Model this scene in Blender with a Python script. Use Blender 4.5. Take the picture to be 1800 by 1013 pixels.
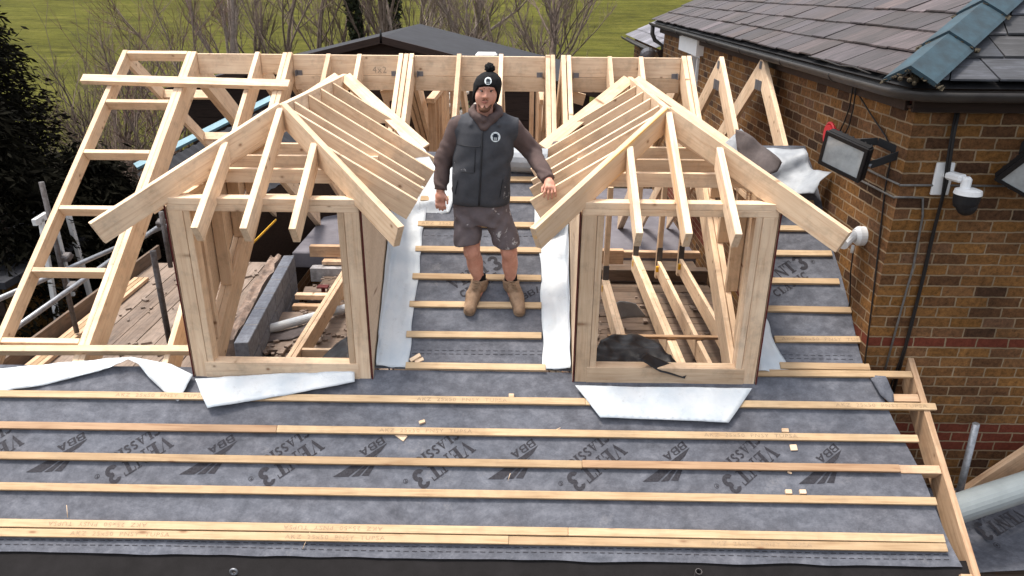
import bpy, bmesh, math, random
import numpy as np
from mathutils import Vector, Matrix, noise as mnoise
R = math.radians
for o in list(bpy.data.objects):
    bpy.data.objects.remove(o)
SC = bpy.context.scene
COL = SC.collection
rnd = random.Random(7)

# ------------------------------------------------------------------ camera, sky, sun, exposure
F = 1295.0                                    # focal length in pixels of an 1800 px wide picture
PIT, YAW, ROL = R(22.1), R(0.6), R(0.5)
CAM = Vector((0, 0, 6.2))
fw = Vector((-math.sin(YAW)*math.cos(PIT), math.cos(YAW)*math.cos(PIT), -math.sin(PIT)))
_r0 = Vector((math.cos(YAW), math.sin(YAW), 0)); _u0 = _r0.cross(fw)
rt = _r0*math.cos(ROL) + _u0*math.sin(ROL)
up = _u0*math.cos(ROL) - _r0*math.sin(ROL)
cd = bpy.data.cameras.new('camera'); co = bpy.data.objects.new('camera', cd); COL.objects.link(co)
m3 = Matrix((rt, up, -fw)).transposed()
co.matrix_world = Matrix.Translation(CAM) @ m3.to_4x4()
cd.sensor_width = 36; cd.lens = F/1800*36; cd.clip_end = 2000; cd.clip_start = 0.05
SC.camera = co
W = bpy.data.worlds.new('World'); SC.world = W; W.use_nodes = True
nt = W.node_tree; bg = nt.nodes['Background']
sky = nt.nodes.new('ShaderNodeTexSky'); sky.sky_type = 'NISHITA'; sky.sun_disc = False
SUN_EL, SUN_AZ = R(72), R(285)                 # azimuth clockwise from +Y
sky.sun_elevation = SUN_EL; sky.sun_rotation = SUN_AZ; sky.dust_density = 3.0; sky.air_density = 1.0
hs = nt.nodes.new('ShaderNodeHueSaturation'); hs.inputs['Saturation'].default_value = 0.26
nt.links.new(sky.outputs[0], hs.inputs['Color']); nt.links.new(hs.outputs[0], bg.inputs[0])
bg.inputs[1].default_value = 0.145
sl = bpy.data.lights.new('sun', 'SUN'); so = bpy.data.objects.new('sun', sl); COL.objects.link(so)
sl.energy = 1.9; sl.angle = R(11); sl.color = (1, 0.9, 0.77)
sd = Vector((math.sin(SUN_AZ)*math.cos(SUN_EL), math.cos(SUN_AZ)*math.cos(SUN_EL), math.sin(SUN_EL)))
so.rotation_euler = sd.to_track_quat('Z', 'Y').to_euler(); so.location = (0, -5, 20)
vs = SC.view_settings; vs.view_transform = 'Standard'; vs.look = 'None'; vs.gamma = 1; vs.exposure = 1.13
vs.use_curve_mapping = False

# ------------------------------------------------------------------ measuring the place
TP = math.tan(R(35.6)); YF, ZF = 5.47, 3.83     # the main roof slope: z = ZF + TP (y - YF)
RN = Vector((0, -math.sin(R(35.6)), math.cos(R(35.6))))   # its normal
RS = Vector((0, math.cos(R(35.6)), math.sin(R(35.6))))    # up the slope
def ray(px, py): return fw + rt*((px-900)/F) - up*((py-506.5)/F)
def atX(px, py, X): d = ray(px, py); return CAM + d*((X-CAM.x)/d.x)
def atY(px, py, Y): d = ray(px, py); return CAM + d*((Y-CAM.y)/d.y)
def atZ(px, py, Z): d = ray(px, py); return CAM + d*((Z-CAM.z)/d.z)
def onroof(px, py, h=0.0):
    d = ray(px, py); t = (ZF + h + TP*(CAM.y-YF) - CAM.z)/(d.z - TP*d.y); return CAM + d*t
def RZ(y): return ZF + TP*(y-YF)
def RP(x, y, h=0.0): return Vector((x, y, RZ(y))) + RN*h
RIDGE = 7.92

# ------------------------------------------------------------------ materials
def newmat(name):
    m = bpy.data.materials.new(name); m.use_nodes = True
    n = m.node_tree.nodes; l = m.node_tree.links
    return m, n, l, n['Principled BSDF']
def ramp(n, stops):
    r = n.new('ShaderNodeValToRGB'); e = r.color_ramp.elements
    while len(e) < len(stops): e.new(0.5)
    for k, (p, c) in enumerate(stops):
        e[k].position = p; e[k].color = (*c, 1) if len(c) == 3 else c
    return r
def noise_node(n, l, vec, scale, detail=4, rough=0.6):
    t = n.new('ShaderNodeTexNoise'); t.inputs['Scale'].default_value = scale
    t.inputs['Detail'].default_value = detail; t.inputs['Roughness'].default_value = rough
    if vec is not None: l.new(vec, t.inputs['Vector'])
    return t
def mix(n, l, mode, fac, a, b):
    x = n.new('ShaderNodeMix'); x.data_type = 'RGBA'; x.blend_type = mode
    for s, v in ((x.inputs[0], fac), (x.inputs[6], a), (x.inputs[7], b)):
        if hasattr(v, 'links') or hasattr(v, 'is_linked'): l.new(v, s)
        elif isinstance(v, (int, float)): s.default_value = v
        else: s.default_value = (*v, 1)
    return x.outputs[2]
def bump(n, l, h, strength, dist, p):
    b = n.new('ShaderNodeBump'); b.inputs['Strength'].default_value = strength; b.inputs['Distance'].default_value = dist
    l.new(h, b.inputs['Height']); l.new(b.outputs[0], p.inputs['Normal'])
def wood(name, light, dark, knot=(0.22, 0.11, 0.055), rough=0.7, var=0.25, knots=(6.0, 1.3, 8.0), dirt=0.0, stain=None):
    m, n, l, p = newmat(name)
    tc = n.new('ShaderNodeTexCoord'); oi = n.new('ShaderNodeObjectInfo')
    add = n.new('ShaderNodeVectorMath'); add.operation = 'ADD'
    sc = n.new('ShaderNodeVectorMath'); sc.operation = 'SCALE'; sc.inputs['Scale'].default_value = 37.0
    cmb = n.new('ShaderNodeCombineXYZ')
    for k in range(3): l.new(oi.outputs['Random'], cmb.inputs[k])
    l.new(cmb.outputs[0], sc.inputs[0]); l.new(tc.outputs['Object'], add.inputs[0]); l.new(sc.outputs[0], add.inputs[1])
    mp = n.new('ShaderNodeMapping'); mp.inputs['Scale'].default_value = (1.3, 22, 22); l.new(add.outputs[0], mp.inputs[0])
    g = noise_node(n, l, mp.outputs[0], 2.2, 5, 0.6); g.inputs['Distortion'].default_value = 0.6
    mid = tuple((a*0.65+b*0.35) for a, b in zip(light, dark))
    r = ramp(n, [(0.3, dark), (0.48, mid), (0.68, light)]); l.new(g.outputs['Fac'], r.inputs[0])
    big = noise_node(n, l, add.outputs[0], 2.5, 3)
    c = mix(n, l, 'MULTIPLY', 0.55, r.outputs[0], ramp_out(n, l, big.outputs['Fac'], [(0.3, (0.72, 0.66, 0.6)), (0.65, (1, 1, 1))]))
    rv = ramp_out(n, l, oi.outputs['Random'], [(0, (1-var, 1-var*1.15, 1-var*1.3)), (0.5, (1, 0.97, 0.93)), (1, (1, 1, 1))])
    c = mix(n, l, 'MULTIPLY', 1.0, c, rv)
    if knots:
        mk = n.new('ShaderNodeMapping'); mk.inputs['Scale'].default_value = knots; l.new(add.outputs[0], mk.inputs[0])
        v = n.new('ShaderNodeTexVoronoi'); v.inputs['Scale'].default_value = 1.0; l.new(mk.outputs[0], v.inputs['Vector'])
        kr = ramp(n, [(0.0, (0.95, 0.95, 0.95)), (0.06, (0.75, 0.75, 0.75)), (0.10, (0.22, 0.22, 0.22)), (0.17, (0, 0, 0))]); l.new(v.outputs['Distance'], kr.inputs[0])
        c = mix(n, l, 'MIX', kr.outputs[0], c, knot)
    if dirt:
        d = noise_node(n, l, add.outputs[0], 7, 6, 0.7)
        dr = ramp(n, [(0.5, (0, 0, 0)), (0.72, (dirt, dirt, dirt))]); l.new(d.outputs['Fac'], dr.inputs[0])
        c = mix(n, l, 'MIX', dr.outputs[0], c, (0.09, 0.075, 0.065))
    if stain:
        d = noise_node(n, l, mp.outputs[0], 0.9, 2, 0.5)
        dr = ramp(n, [(0.52, (0, 0, 0)), (0.68, (0.75, 0.75, 0.75))]); l.new(d.outputs['Fac'], dr.inputs[0])
        c = mix(n, l, 'MIX', dr.outputs[0], c, stain)
    l.new(c, p.inputs['Base Color']); p.inputs['Roughness'].default_value = rough
    p.inputs['Specular IOR Level'].default_value = 0.25
    bump(n, l, g.outputs['Fac'], 0.25, 0.002, p)
    return m
def ramp_out(n, l, fac, stops):
    r = ramp(n, stops); l.new(fac, r.inputs[0]); return r.outputs[0]
def plain(name, c, rough=0.6, var=0.25, scale=9, metal=0.0, c2=None, bmp=0.0, spec=0.35):
    m, n, l, p = newmat(name)
    tc = n.new('ShaderNodeTexCoord')
    t = noise_node(n, l, tc.outputs['Object'], scale, 5, 0.65)
    lo = c2 if c2 else tuple(x*(1-var) for x in c)
    l.new(ramp_out(n, l, t.outputs['Fac'], [(0.32, lo), (0.66, c)]), p.inputs['Base Color'])
    p.inputs['Roughness'].default_value = rough; p.inputs['Metallic'].default_value = metal
    p.inputs['Specular IOR Level'].default_value = spec
    if bmp: bump(n, l, t.outputs['Fac'], bmp, 0.01, p)
    return m
M = {}
M['pine'] = wood('pine', (0.87, 0.70, 0.52), (0.69, 0.49, 0.335), var=0.24, dirt=0.3)
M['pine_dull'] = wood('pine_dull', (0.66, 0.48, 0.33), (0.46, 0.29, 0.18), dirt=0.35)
M['pine_stain'] = wood('pine_stain', (0.87, 0.70, 0.52), (0.70, 0.50, 0.345), stain=(0.8, 0.46, 0.13))
M['batten'] = wood('batten', (0.60, 0.455, 0.295), (0.43, 0.30, 0.18), var=0.25, knots=(3.0, 9.0, 1.5), dirt=0.2)
M['batten_red'] = wood('batten_red', (0.47, 0.32, 0.205), (0.33, 0.205, 0.125), var=0.1, knots=(3.0, 9.0, 1.5))
M['old_board'] = wood('old_board', (0.2, 0.15, 0.12), (0.09, 0.065, 0.048), dirt=0.8, var=0.3)
M['dust_board'] = wood('dust_board', (0.31, 0.25, 0.215), (0.16, 0.125, 0.10), dirt=0.6, var=0.2, knots=False)
M['ply'] = wood('ply', (0.72, 0.58, 0.44), (0.58, 0.44, 0.31), var=0.1)
M['red_edge'] = plain('red_edge', (0.10, 0.013, 0.012), 0.7)
M['plate'] = plain('plate', (0.22, 0.22, 0.24), 0.5, metal=0.6, scale=60)
M['strap'] = plain('strap', (0.10, 0.10, 0.11), 0.5, metal=0.5, scale=40)
M['yellow'] = plain('yellow', (0.75, 0.42, 0.02), 0.6)
M['galv'] = plain('galv', (0.34, 0.36, 0.4), 0.45, metal=0.6, scale=25, c2=(0.2, 0.21, 0.23))
M['conduit'] = plain('conduit', (0.15, 0.145, 0.14), 0.7, scale=25, c2=(0.09, 0.085, 0.08))
M['galv_dark'] = plain('galv_dark', (0.13, 0.125, 0.13), 0.6, metal=0.4, scale=25, c2=(0.06, 0.05, 0.05))
M['ink'] = plain('ink', (0.022, 0.021, 0.027), 0.9, scale=70, c2=(0.045, 0.045, 0.055))
M['ink_brown'] = plain('ink_brown', (0.22, 0.15, 0.10), 0.9, scale=160, c2=(0.46, 0.34, 0.22))
M['black'] = plain('black', (0.012, 0.012, 0.014), 0.55)
M['plastic_sheet'] = plain('plastic_sheet', (0.010, 0.010, 0.013), 0.42, scale=4, bmp=0.4, spec=0.35)
M['white'] = plain('white', (0.78, 0.79, 0.8), 0.4, var=0.08)
M['dark_brown'] = wood('dark_brown', (0.045, 0.028, 0.022), (0.02, 0.012, 0.01), knots=False)
M['roof_black'] = plain('roof_black', (0.03, 0.032, 0.04), 0.9, scale=3, c2=(0.018, 0.019, 0.024), bmp=0.3)
M['blue_trim'] = plain('blue_trim', (0.19, 0.34, 0.42), 0.6)
M['tray'] = plain('tray', (0.013, 0.0115, 0.0125), 0.8, scale=6, c2=(0.007, 0.006, 0.0065), bmp=0.3, spec=0.2)
M['pipe'] = plain('pipe', (0.25, 0.285, 0.30), 0.55, var=0.2, scale=4)
M['block'] = plain('block', (0.20, 0.22, 0.26), 0.9, scale=14, c2=(0.11, 0.12, 0.15), bmp=0.5)
M['mortar'] = plain('mortar', (0.36, 0.33, 0.30), 0.95, scale=30)
M['concrete'] = plain('concrete', (0.46, 0.45, 0.46), 0.9, scale=9, c2=(0.22, 0.21, 0.21), bmp=0.4)
M['rubble'] = plain('rubble', (0.34, 0.25, 0.2), 0.95, scale=11, c2=(0.13, 0.1, 0.085), bmp=0.8)
M['grey_felt_flat'] = plain('grey_felt_flat', (0.17, 0.165, 0.19), 0.9, scale=3, c2=(0.11, 0.105, 0.125), bmp=0.4)
M['red'] = plain('red', (0.5, 0.02, 0.03), 0.5)
M['glass_lamp'] = plain('glass_lamp', (0.42, 0.47, 0.5), 0.12, var=0.3, scale=12, spec=0.6)
M['cable'] = plain('cable', (0.015, 0.013, 0.013), 0.6)
M['gutter'] = plain('gutter', (0.03, 0.027, 0.027), 0.5, scale=6, c2=(0.05, 0.045, 0.042))
M['hip_blue'] = plain('hip_blue', (0.036, 0.074, 0.10), 0.8, scale=5, c2=(0.022, 0.034, 0.043), bmp=0.4)
M['moss'] = plain('moss', (0.05, 0.04, 0.025), 0.95, scale=30, bmp=0.8)
M['weather_board'] = wood('weather_board', (0.2, 0.12, 0.04), (0.1, 0.06, 0.02), knots=False)
M['bark'] = plain('bark', (0.22, 0.17, 0.14), 0.95, scale=10, c2=(0.09, 0.065, 0.052), bmp=0.6)
M['bark_pale'] = plain('bark_pale', (0.34, 0.28, 0.24), 0.95, scale=10, c2=(0.16, 0.125, 0.105), bmp=0.6)
M['twig'] = plain('twig', (0.2, 0.15, 0.12), 0.95, scale=6)
M['twig_red'] = plain('twig_red', (0.17, 0.10, 0.08), 0.95, scale=6)
M['bramble'] = plain('bramble', (0.075, 0.052, 0.038), 0.95, scale=6, c2=(0.03, 0.02, 0.014))
M['ivy'] = plain('ivy', (0.03, 0.04, 0.016), 0.8, scale=5, c2=(0.015, 0.02, 0.01))
M['conifer'] = plain('conifer', (0.010, 0.0095, 0.006), 0.95, scale=3, c2=(0.004, 0.0037, 0.003), spec=0.05)
M['leaf_green'] = plain('leaf_green', (0.05, 0.07, 0.025), 0.8, scale=3, c2=(0.03, 0.04, 0.015))
M['flower'] = plain('flower', (0.6, 0.57, 0.52), 0.8, scale=20)

def felt_mat():
    m, n, l, p = newmat('felt')
    tc = n.new('ShaderNodeTexCoord')
    mp = n.new('ShaderNodeMapping'); mp.inputs['Scale'].default_value = (1, 1.6, 1); l.new(tc.outputs['Object'], mp.inputs[0])
    a = noise_node(n, l, mp.outputs[0], 9, 6, 0.72); b = noise_node(n, l, mp.outputs[0], 1.3, 3)
    f = noise_node(n, l, mp.outputs[0], 70, 3, 0.7)
    c = ramp_out(n, l, a.outputs['Fac'], [(0.28, (0.074, 0.079, 0.093)), (0.5, (0.118, 0.124, 0.144)), (0.75, (0.19, 0.198, 0.224))])
    c = mix(n, l, 'MULTIPLY', 0.8, c, ramp_out(n, l, b.outputs['Fac'], [(0.3, (0.82, 0.8, 0.82)), (0.7, (1.05, 1.08, 1.14))]))
    c = mix(n, l, 'MULTIPLY', 0.5, c, ramp_out(n, l, f.outputs['Fac'], [(0.3, (0.7, 0.7, 0.7)), (0.7, (1.1, 1.1, 1.1))]))
    d = noise_node(n, l, tc.outputs['Object'], 2.6, 7, 0.75)
    c = mix(n, l, 'MIX', ramp_out(n, l, d.outputs['Fac'], [(0.60, (0, 0, 0)), (0.74, (0.4, 0.4, 0.4))]), c, (0.36, 0.35, 0.36))
    l.new(c, p.inputs['Base Color']); p.inputs['Roughness'].default_value = 0.9
    p.inputs['Specular IOR Level'].default_value = 0.2
    wv = n.new('ShaderNodeTexNoise'); wv.inputs['Scale'].default_value = 4.0; wv.inputs['Detail'].default_value = 3; wv.inputs['Distortion'].default_value = 1.5
    l.new(tc.outputs['Object'], wv.inputs['Vector'])
    bump(n, l, wv.outputs['Fac'], 0.6, 0.03, p)
    return m
M['felt'] = felt_mat()
def membrane_mat(name, c1, c2):
    m, n, l, p = newmat(name)
    tc = n.new('ShaderNodeTexCoord')
    a = noise_node(n, l, tc.outputs['Object'], 3.5, 4, 0.6)
    d = noise_node(n, l, tc.outputs['Object'], 13, 7, 0.8)
    c = mix(n, l, 'MIX', ramp_out(n, l, d.outputs['Fac'], [(0.58, (0, 0, 0)), (0.75, (0.35, 0.35, 0.35))]), ramp_out(n, l, a.outputs['Fac'], [(0.3, c2), (0.65, c1)]), (0.2, 0.19, 0.18))
    l.new(c, p.inputs['Base Color'])
    p.inputs['Roughness'].default_value = 0.55; p.inputs['Specular IOR Level'].default_value = 0.4
    b = noise_node(n, l, tc.outputs['Object'], 7, 5, 0.6); b.inputs['Distortion'].default_value = 1.2; bump(n, l, b.outputs['Fac'], 0.3, 0.02, p)
    return m
M['membrane'] = membrane_mat('membrane', (0.60, 0.63, 0.66), (0.46, 0.525, 0.59))
M['membrane_grey'] = membrane_mat('membrane_grey', (0.36, 0.39, 0.43), (0.2, 0.22, 0.25))
M['felt_brown'] = plain('felt_brown', (0.13, 0.11, 0.11), 0.9, scale=8, c2=(0.08, 0.068, 0.068), bmp=0.3)

def brick_mat(name, tint=(1, 1, 1)):
    # u along the wall, v up: taken from the wall's own Object coordinates
    m, n, l, p = newmat(name)
    at = n.new('ShaderNodeAttribute'); at.attribute_name = 'uvw'
    dn = noise_node(n, l, at.outputs['Vector'], 14, 3)
    wob = n.new('ShaderNodeVectorMath'); wob.operation = 'MULTIPLY_ADD'
    l.new(dn.outputs['Color'], wob.inputs[0]); wob.inputs[1].default_value = (0.02, 0.016, 0); l.new(at.outputs['Vector'], wob.inputs[2])
    b = n.new('ShaderNodeTexBrick'); l.new(wob.outputs[0], b.inputs['Vector'])
    b.inputs['Scale'].default_value = 1; b.inputs['Brick Width'].default_value = 0.24; b.inputs['Row Height'].default_value = 0.084
    b.inputs['Mortar Size'].default_value = 0.0065; b.inputs['Mortar Smooth'].default_value = 0.25; b.inputs['Bias'].default_value = 0
    b.inputs['Color1'].default_value = (0, 0, 0, 1); b.inputs['Color2'].default_value = (1, 1, 1, 1); b.inputs['Mortar'].default_value = (0.5, 0.5, 0.5, 1)
    c = ramp_out(n, l, b.outputs['Color'], [(0.0, (0.05, 0.028, 0.02)), (0.2, (0.115, 0.06, 0.032)), (0.4, (0.165, 0.085, 0.03)),
                                             (0.6, (0.13, 0.07, 0.042)), (0.8, (0.2, 0.105, 0.04)), (1.0, (0.12, 0.07, 0.052))])
    nz = noise_node(n, l, at.outputs['Vector'], 26, 7, 0.8)
    c = mix(n, l, 'MULTIPLY', 0.85, c, ramp_out(n, l, nz.outputs['Fac'], [(0.33, (0.25, 0.22, 0.2)), (0.5, (0.85, 0.82, 0.8)), (0.68, (1.5, 1.4, 1.3))]))
    big = noise_node(n, l, at.outputs['Vector'], 1.6, 4)
    mo = mix(n, l, 'MIX', big.outputs['Fac'], (0.15, 0.115, 0.09), (0.30, 0.235, 0.175))
    c = mix(n, l, 'MIX', b.outputs['Fac'], c, mo)
    # red soldier bands at fixed heights
    sep = n.new('ShaderNodeSeparateXYZ'); l.new(at.outputs['Vector'], sep.inputs[0])
    tot = None
    for (z0, z1) in ((44*0.084, 45*0.084), (65*0.084, 67*0.084), (33*0.084, 36*0.084)):
        g = n.new('ShaderNodeMath'); g.operation = 'GREATER_THAN'; g.inputs[1].default_value = z0; l.new(sep.outputs[1], g.inputs[0])
        s = n.new('ShaderNodeMath'); s.operation = 'LESS_THAN'; s.inputs[1].default_value = z1; l.new(sep.outputs[1], s.inputs[0])
        k = n.new('ShaderNodeMath'); k.operation = 'MULTIPLY'; l.new(g.outputs[0], k.inputs[0]); l.new(s.outputs[0], k.inputs[1])
        if tot is None: tot = k.outputs[0]
        else:
            q = n.new('ShaderNodeMath'); q.operation = 'ADD'; l.new(tot, q.inputs[0]); l.new(k.outputs[0], q.inputs[1]); tot = q.outputs[0]
    inv = n.new('ShaderNodeMath'); inv.operation = 'SUBTRACT'; inv.inputs[0].default_value = 1; l.new(b.outputs['Fac'], inv.inputs[1])
    k = n.new('ShaderNodeMath'); k.operation = 'MULTIPLY'; l.new(tot, k.inputs[0]); l.new(inv.outputs[0], k.inputs[1])
    redc = mix(n, l, 'MULTIPLY', 0.8, (0.125, 0.034, 0.023), ramp_out(n, l, nz.outputs['Fac'], [(0.3, (0.5, 0.45, 0.45)), (0.6, (1.1, 1.1, 1.1))]))
    c = mix(n, l, 'MIX', k.outputs[0], c, redc)
    c = mix(n, l, 'MULTIPLY', 0.9, c, ramp_out(n, l, big.outputs['Fac'], [(0.3, (0.66, 0.64, 0.62)), (0.7, (1.25, 1.2, 1.15))]))
    c = mix(n, l, 'MULTIPLY', 1.0, c, tint)
    l.new(c, p.inputs['Base Color']); p.inputs['Roughness'].default_value = 0.92; p.inputs['Specular IOR Level'].default_value = 0.2
    h = n.new('ShaderNodeMath'); h.operation = 'MULTIPLY_ADD'; h.inputs[1].default_value = 0.35
    l.new(nz.outputs['Fac'], h.inputs[0]); l.new(inv.outputs[0], h.inputs[2])
    bump(n, l, h.outputs[0], 0.8, 0.012, p)
    return m
M['brick'] = brick_mat('brick', (1.16, 1.13, 0.98))
def attr_mat(name, rough, bscale, streak=(1, 1, 1)):
    m, n, l, p = newmat(name)
    at = n.new('ShaderNodeAttribute'); at.attribute_name = 'tone'
    tc = n.new('ShaderNodeTexCoord')
    mp = n.new('ShaderNodeMapping'); mp.inputs['Scale'].default_value = streak; l.new(tc.outputs['Object'], mp.inputs[0])
    z = noise_node(n, l, mp.outputs[0], bscale, 6, 0.7)
    c = mix(n, l, 'MULTIPLY', 0.9, at.outputs['Color'], ramp_out(n, l, z.outputs['Fac'], [(0.32, (0.38, 0.36, 0.36)), (0.5, (0.95, 0.93, 0.93)), (0.7, (2.1, 2.05, 2.1))]))
    l.new(c, p.inputs['Base Color']); p.inputs['Roughness'].default_value = rough
    bump(n, l, z.outputs['Fac'], 0.3, 0.006, p)
    return m
M['slate'] = attr_mat('slate', 0.62, 4, (1.0, 7, 1))

# ------------------------------------------------------------------ object helpers
def tag(o, label=None, cat=None, group=None, kind=None):
    if label: o['label'] = label
    if cat: o['category'] = cat
    if group: o['group'] = group
    if kind: o['kind'] = kind
    return o
def thing(name, loc, label, cat, group=None):
    o = bpy.data.objects.new(name, None); COL.objects.link(o); o.location = loc
    o.empty_display_size = 0.1
    return tag(o, label, cat, group)
def wloc(o):
    v = Vector((0, 0, 0))
    while o is not None: v += o.location; o = o.parent
    return v
def link(name, me, mat, parent=None, mw=None):
    me.name = name; me.materials.clear()
    for x in (mat if isinstance(mat, (list, tuple)) else [mat]): me.materials.append(x)
    o = bpy.data.objects.new(name, me); COL.objects.link(o)
    mw = mw or Matrix.Identity(4)
    if parent is not None:
        o.parent = parent
        P = Matrix(MW[parent.name]) if parent.name in MW else Matrix.Translation(parent.location)
        o.matrix_basis = P.inverted() @ mw
    else: o.matrix_basis = mw
    MW[o.name] = mw
    return o
MW = {}
def mesh_of(bm):
    me = bpy.data.meshes.new('m'); bm.normal_update(); bm.to_mesh(me); bm.free(); return me
def from_py(v, f, smooth=False):
    me = bpy.data.meshes.new('m'); me.from_pydata([tuple(a) for a in v], [], [tuple(a) for a in f]); me.validate(); me.update()
    if smooth: me.polygons.foreach_set('use_smooth', [True]*len(me.polygons))
    return me
def beam(name, p0, p1, w, d, mat, parent=None, upv=(0, 0, 1), n0=None, n1=None, anchor=1.0, bev=0.0025, sh=0.0):
    """timber from p0 to p1: the line is the middle of its top face (anchor 1), axis (0.5) or bottom (0)"""
    p0, p1 = Vector(p0), Vector(p1); x = (p1-p0); L = x.length; x.normalize()
    y = Vector(upv).cross(x)
    if y.length < 1e-4: y = Vector((0, 1, 0)).cross(x)
    y.normalize(); z = x.cross(y)
    bm = bmesh.new(); vs_ = []
    for (xe, nn) in ((0.0, n0), (L, n1)):
        for (yy, zz) in ((-w/2, -d*anchor), (w/2, -d*anchor), (w/2, d*(1-anchor)), (-w/2, d*(1-anchor))):
            xx = xe
            if nn is not None:
                nv = Vector(nn); den = x.dot(nv)
                if abs(den) > 0.05: xx = xe - (zz*z.dot(nv) + yy*y.dot(nv))/den
            vs_.append(bm.verts.new((xx, yy+sh, zz)))
    a = vs_
    for q in ((3, 2, 1, 0), (4, 5, 6, 7), (0, 1, 5, 4), (1, 2, 6, 5), (2, 3, 7, 6), (3, 0, 4, 7)):
        bm.faces.new([a[i] for i in q])
    bmesh.ops.recalc_face_normals(bm, faces=bm.faces)
    if bev: bmesh.ops.bevel(bm, geom=list(bm.edges), offset=bev, segments=1, affect='EDGES')
    mw = Matrix((( x.x, y.x, z.x, p0.x), (x.y, y.y, z.y, p0.y), (x.z, y.z, z.z, p0.z), (0, 0, 0, 1)))
    return link(name, mesh_of(bm), mat, parent, mw)
def lone(o, label, cat, group=None): return tag(o, label, cat, group)
def box_bm(bm, c, s, rot=None):
    vs_ = bmesh.ops.create_cube(bm, size=1)['verts']
    for v in vs_:
        v.co = Vector((v.co.x*s[0], v.co.y*s[1], v.co.z*s[2]))
        if rot is not None: v.co = rot @ v.co
        v.co += Vector(c)
    return vs_
def box(name, c, s, mat, parent=None, rot=None, bev=0.003):
    bm = bmesh.new(); box_bm(bm, (0, 0, 0), s)
    if bev: bmesh.ops.bevel(bm, geom=list(bm.edges), offset=bev, segments=1, affect='EDGES')
    mw = Matrix.Translation(Vector(c))
    if rot is not None: mw = mw @ rot.to_4x4()
    return link(name, mesh_of(bm), mat, parent, mw)
def tube_data(pts, rad, sides=8, caps=True, v0=0):
    pts = [Vector(p) for p in pts]; V = []; Fc = []
    n = len(pts); rads = rad if isinstance(rad, (list, tuple)) else [rad]*n
    ref = None
    for i, p in enumerate(pts):
        t = (pts[min(i+1, n-1)] - pts[max(i-1, 0)]).normalized()
        if ref is None:
            ref = t.cross(Vector((0, 0, 1)))
            if ref.length < 0.1: ref = t.cross(Vector((1, 0, 0)))
        ref = (ref - t*ref.dot(t)).normalized(); b = t.cross(ref)
        for k in range(sides):
            a = 2*math.pi*k/sides
            V.append(p + (ref*math.cos(a) + b*math.sin(a))*rads[i])
    for i in range(n-1):
        for k in range(sides):
            k2 = (k+1) % sides
            Fc.append((v0+i*sides+k, v0+i*sides+k2, v0+(i+1)*sides+k2, v0+(i+1)*sides+k))
    if caps:
        Fc.append(tuple(v0+k for k in range(sides))[::-1]); Fc.append(tuple(v0+(n-1)*sides+k for k in range(sides)))
    return V, Fc
def tube(name, pts, rad, mat, parent=None, sides=10, caps=True, origin=None):
    o = Vector(origin) if origin is not None else Vector(pts[0])
    V, Fc = tube_data([Vector(p)-o for p in pts], rad, sides, caps)
    me = from_py(V, Fc); me.polygons.foreach_set('use_smooth', [len(p.vertices) == 4 for p in me.polygons])
    return link(name, me, mat, parent, Matrix.Translation(o))
def hollow_tube(name, p0, p1, r, mat, parent=None, wall=0.004, sides=16):
    p0, p1 = Vector(p0), Vector(p1)
    d = (p1-p0).normalized()
    pts = [p1-d*0.2 if (p1-p0).length > 0.3 else p0+d*0.02, p0, p0+d*0.0001, p0+d*0.2]
    V, Fc = tube_data([Vector((0, 0, 0)), p1-p0], r, sides, False)
    V2, F2 = tube_data([Vector((0, 0, 0)), p1-p0], r-wall, sides, False, len(V))
    F2 = [f[::-1] for f in F2]; Fc += F2; n = len(V)
    for e in (0, 1):
        for k in range(sides):
            k2 = (k+1) % sides; a, b = e*sides+k, e*sides+k2
            Fc.append((a, b, n+b, n+a) if e else (b, a, n+a, n+b))
    me = from_py(V+V2, Fc, False)
    return link(name, me, mat, parent, Matrix.Translation(p0))
def sheet(name, poly, mat, parent=None, thick=0.0015, res=0.05, disp=None, origin=None, mat_back=None):
    """thin real sheet: poly = list of 3D points (roughly planar ring), subdivided and displaced"""
    o = Vector(origin) if origin is not None else Vector(poly[0])
    bm = bmesh.new(); vv = [bm.verts.new(Vector(p)-o) for p in poly]
    f = bm.faces.new(vv); bmesh.ops.triangulate(bm, faces=[f])
    for _ in range(7):
        le = [e for e in bm.edges if e.calc_length() > res]
        if not le: break
        bmesh.ops.subdivide_edges(bm, edges=le, cuts=1)
        bmesh.ops.triangulate(bm, faces=[q for q in bm.faces if len(q.verts) > 3])
    bm.normal_update()
    if disp:
        dd = [(v, Vector(disp(v.co + o))) for v in bm.verts]
        for v, d in dd: v.co += d
    bm.normal_update()
    bmesh.ops.solidify(bm, geom=list(bm.faces), thickness=thick)
    for q in bm.faces: q.smooth = True
    return link(name, mesh_of(bm), mat, parent, Matrix.Translation(o))
def wob(p, s, a, seed=0):
    return mnoise.noise(Vector((p[0]*s+seed*7.3, p[1]*s-seed*3.1, p[2]*s+seed)))*a

def stamp_mesh(s, size):
    cu = bpy.data.curves.new('stamp', 'FONT'); cu.body = s; cu.size = size; cu.space_character = 1.15; cu.resolution_u = 2
    to = bpy.data.objects.new('stamp', cu); COL.objects.link(to)
    dg = bpy.context.evaluated_depsgraph_get(); me = bpy.data.meshes.new_from_object(to.evaluated_get(dg))
    bpy.data.objects.remove(to); bpy.data.curves.remove(cu)
    return me
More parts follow.
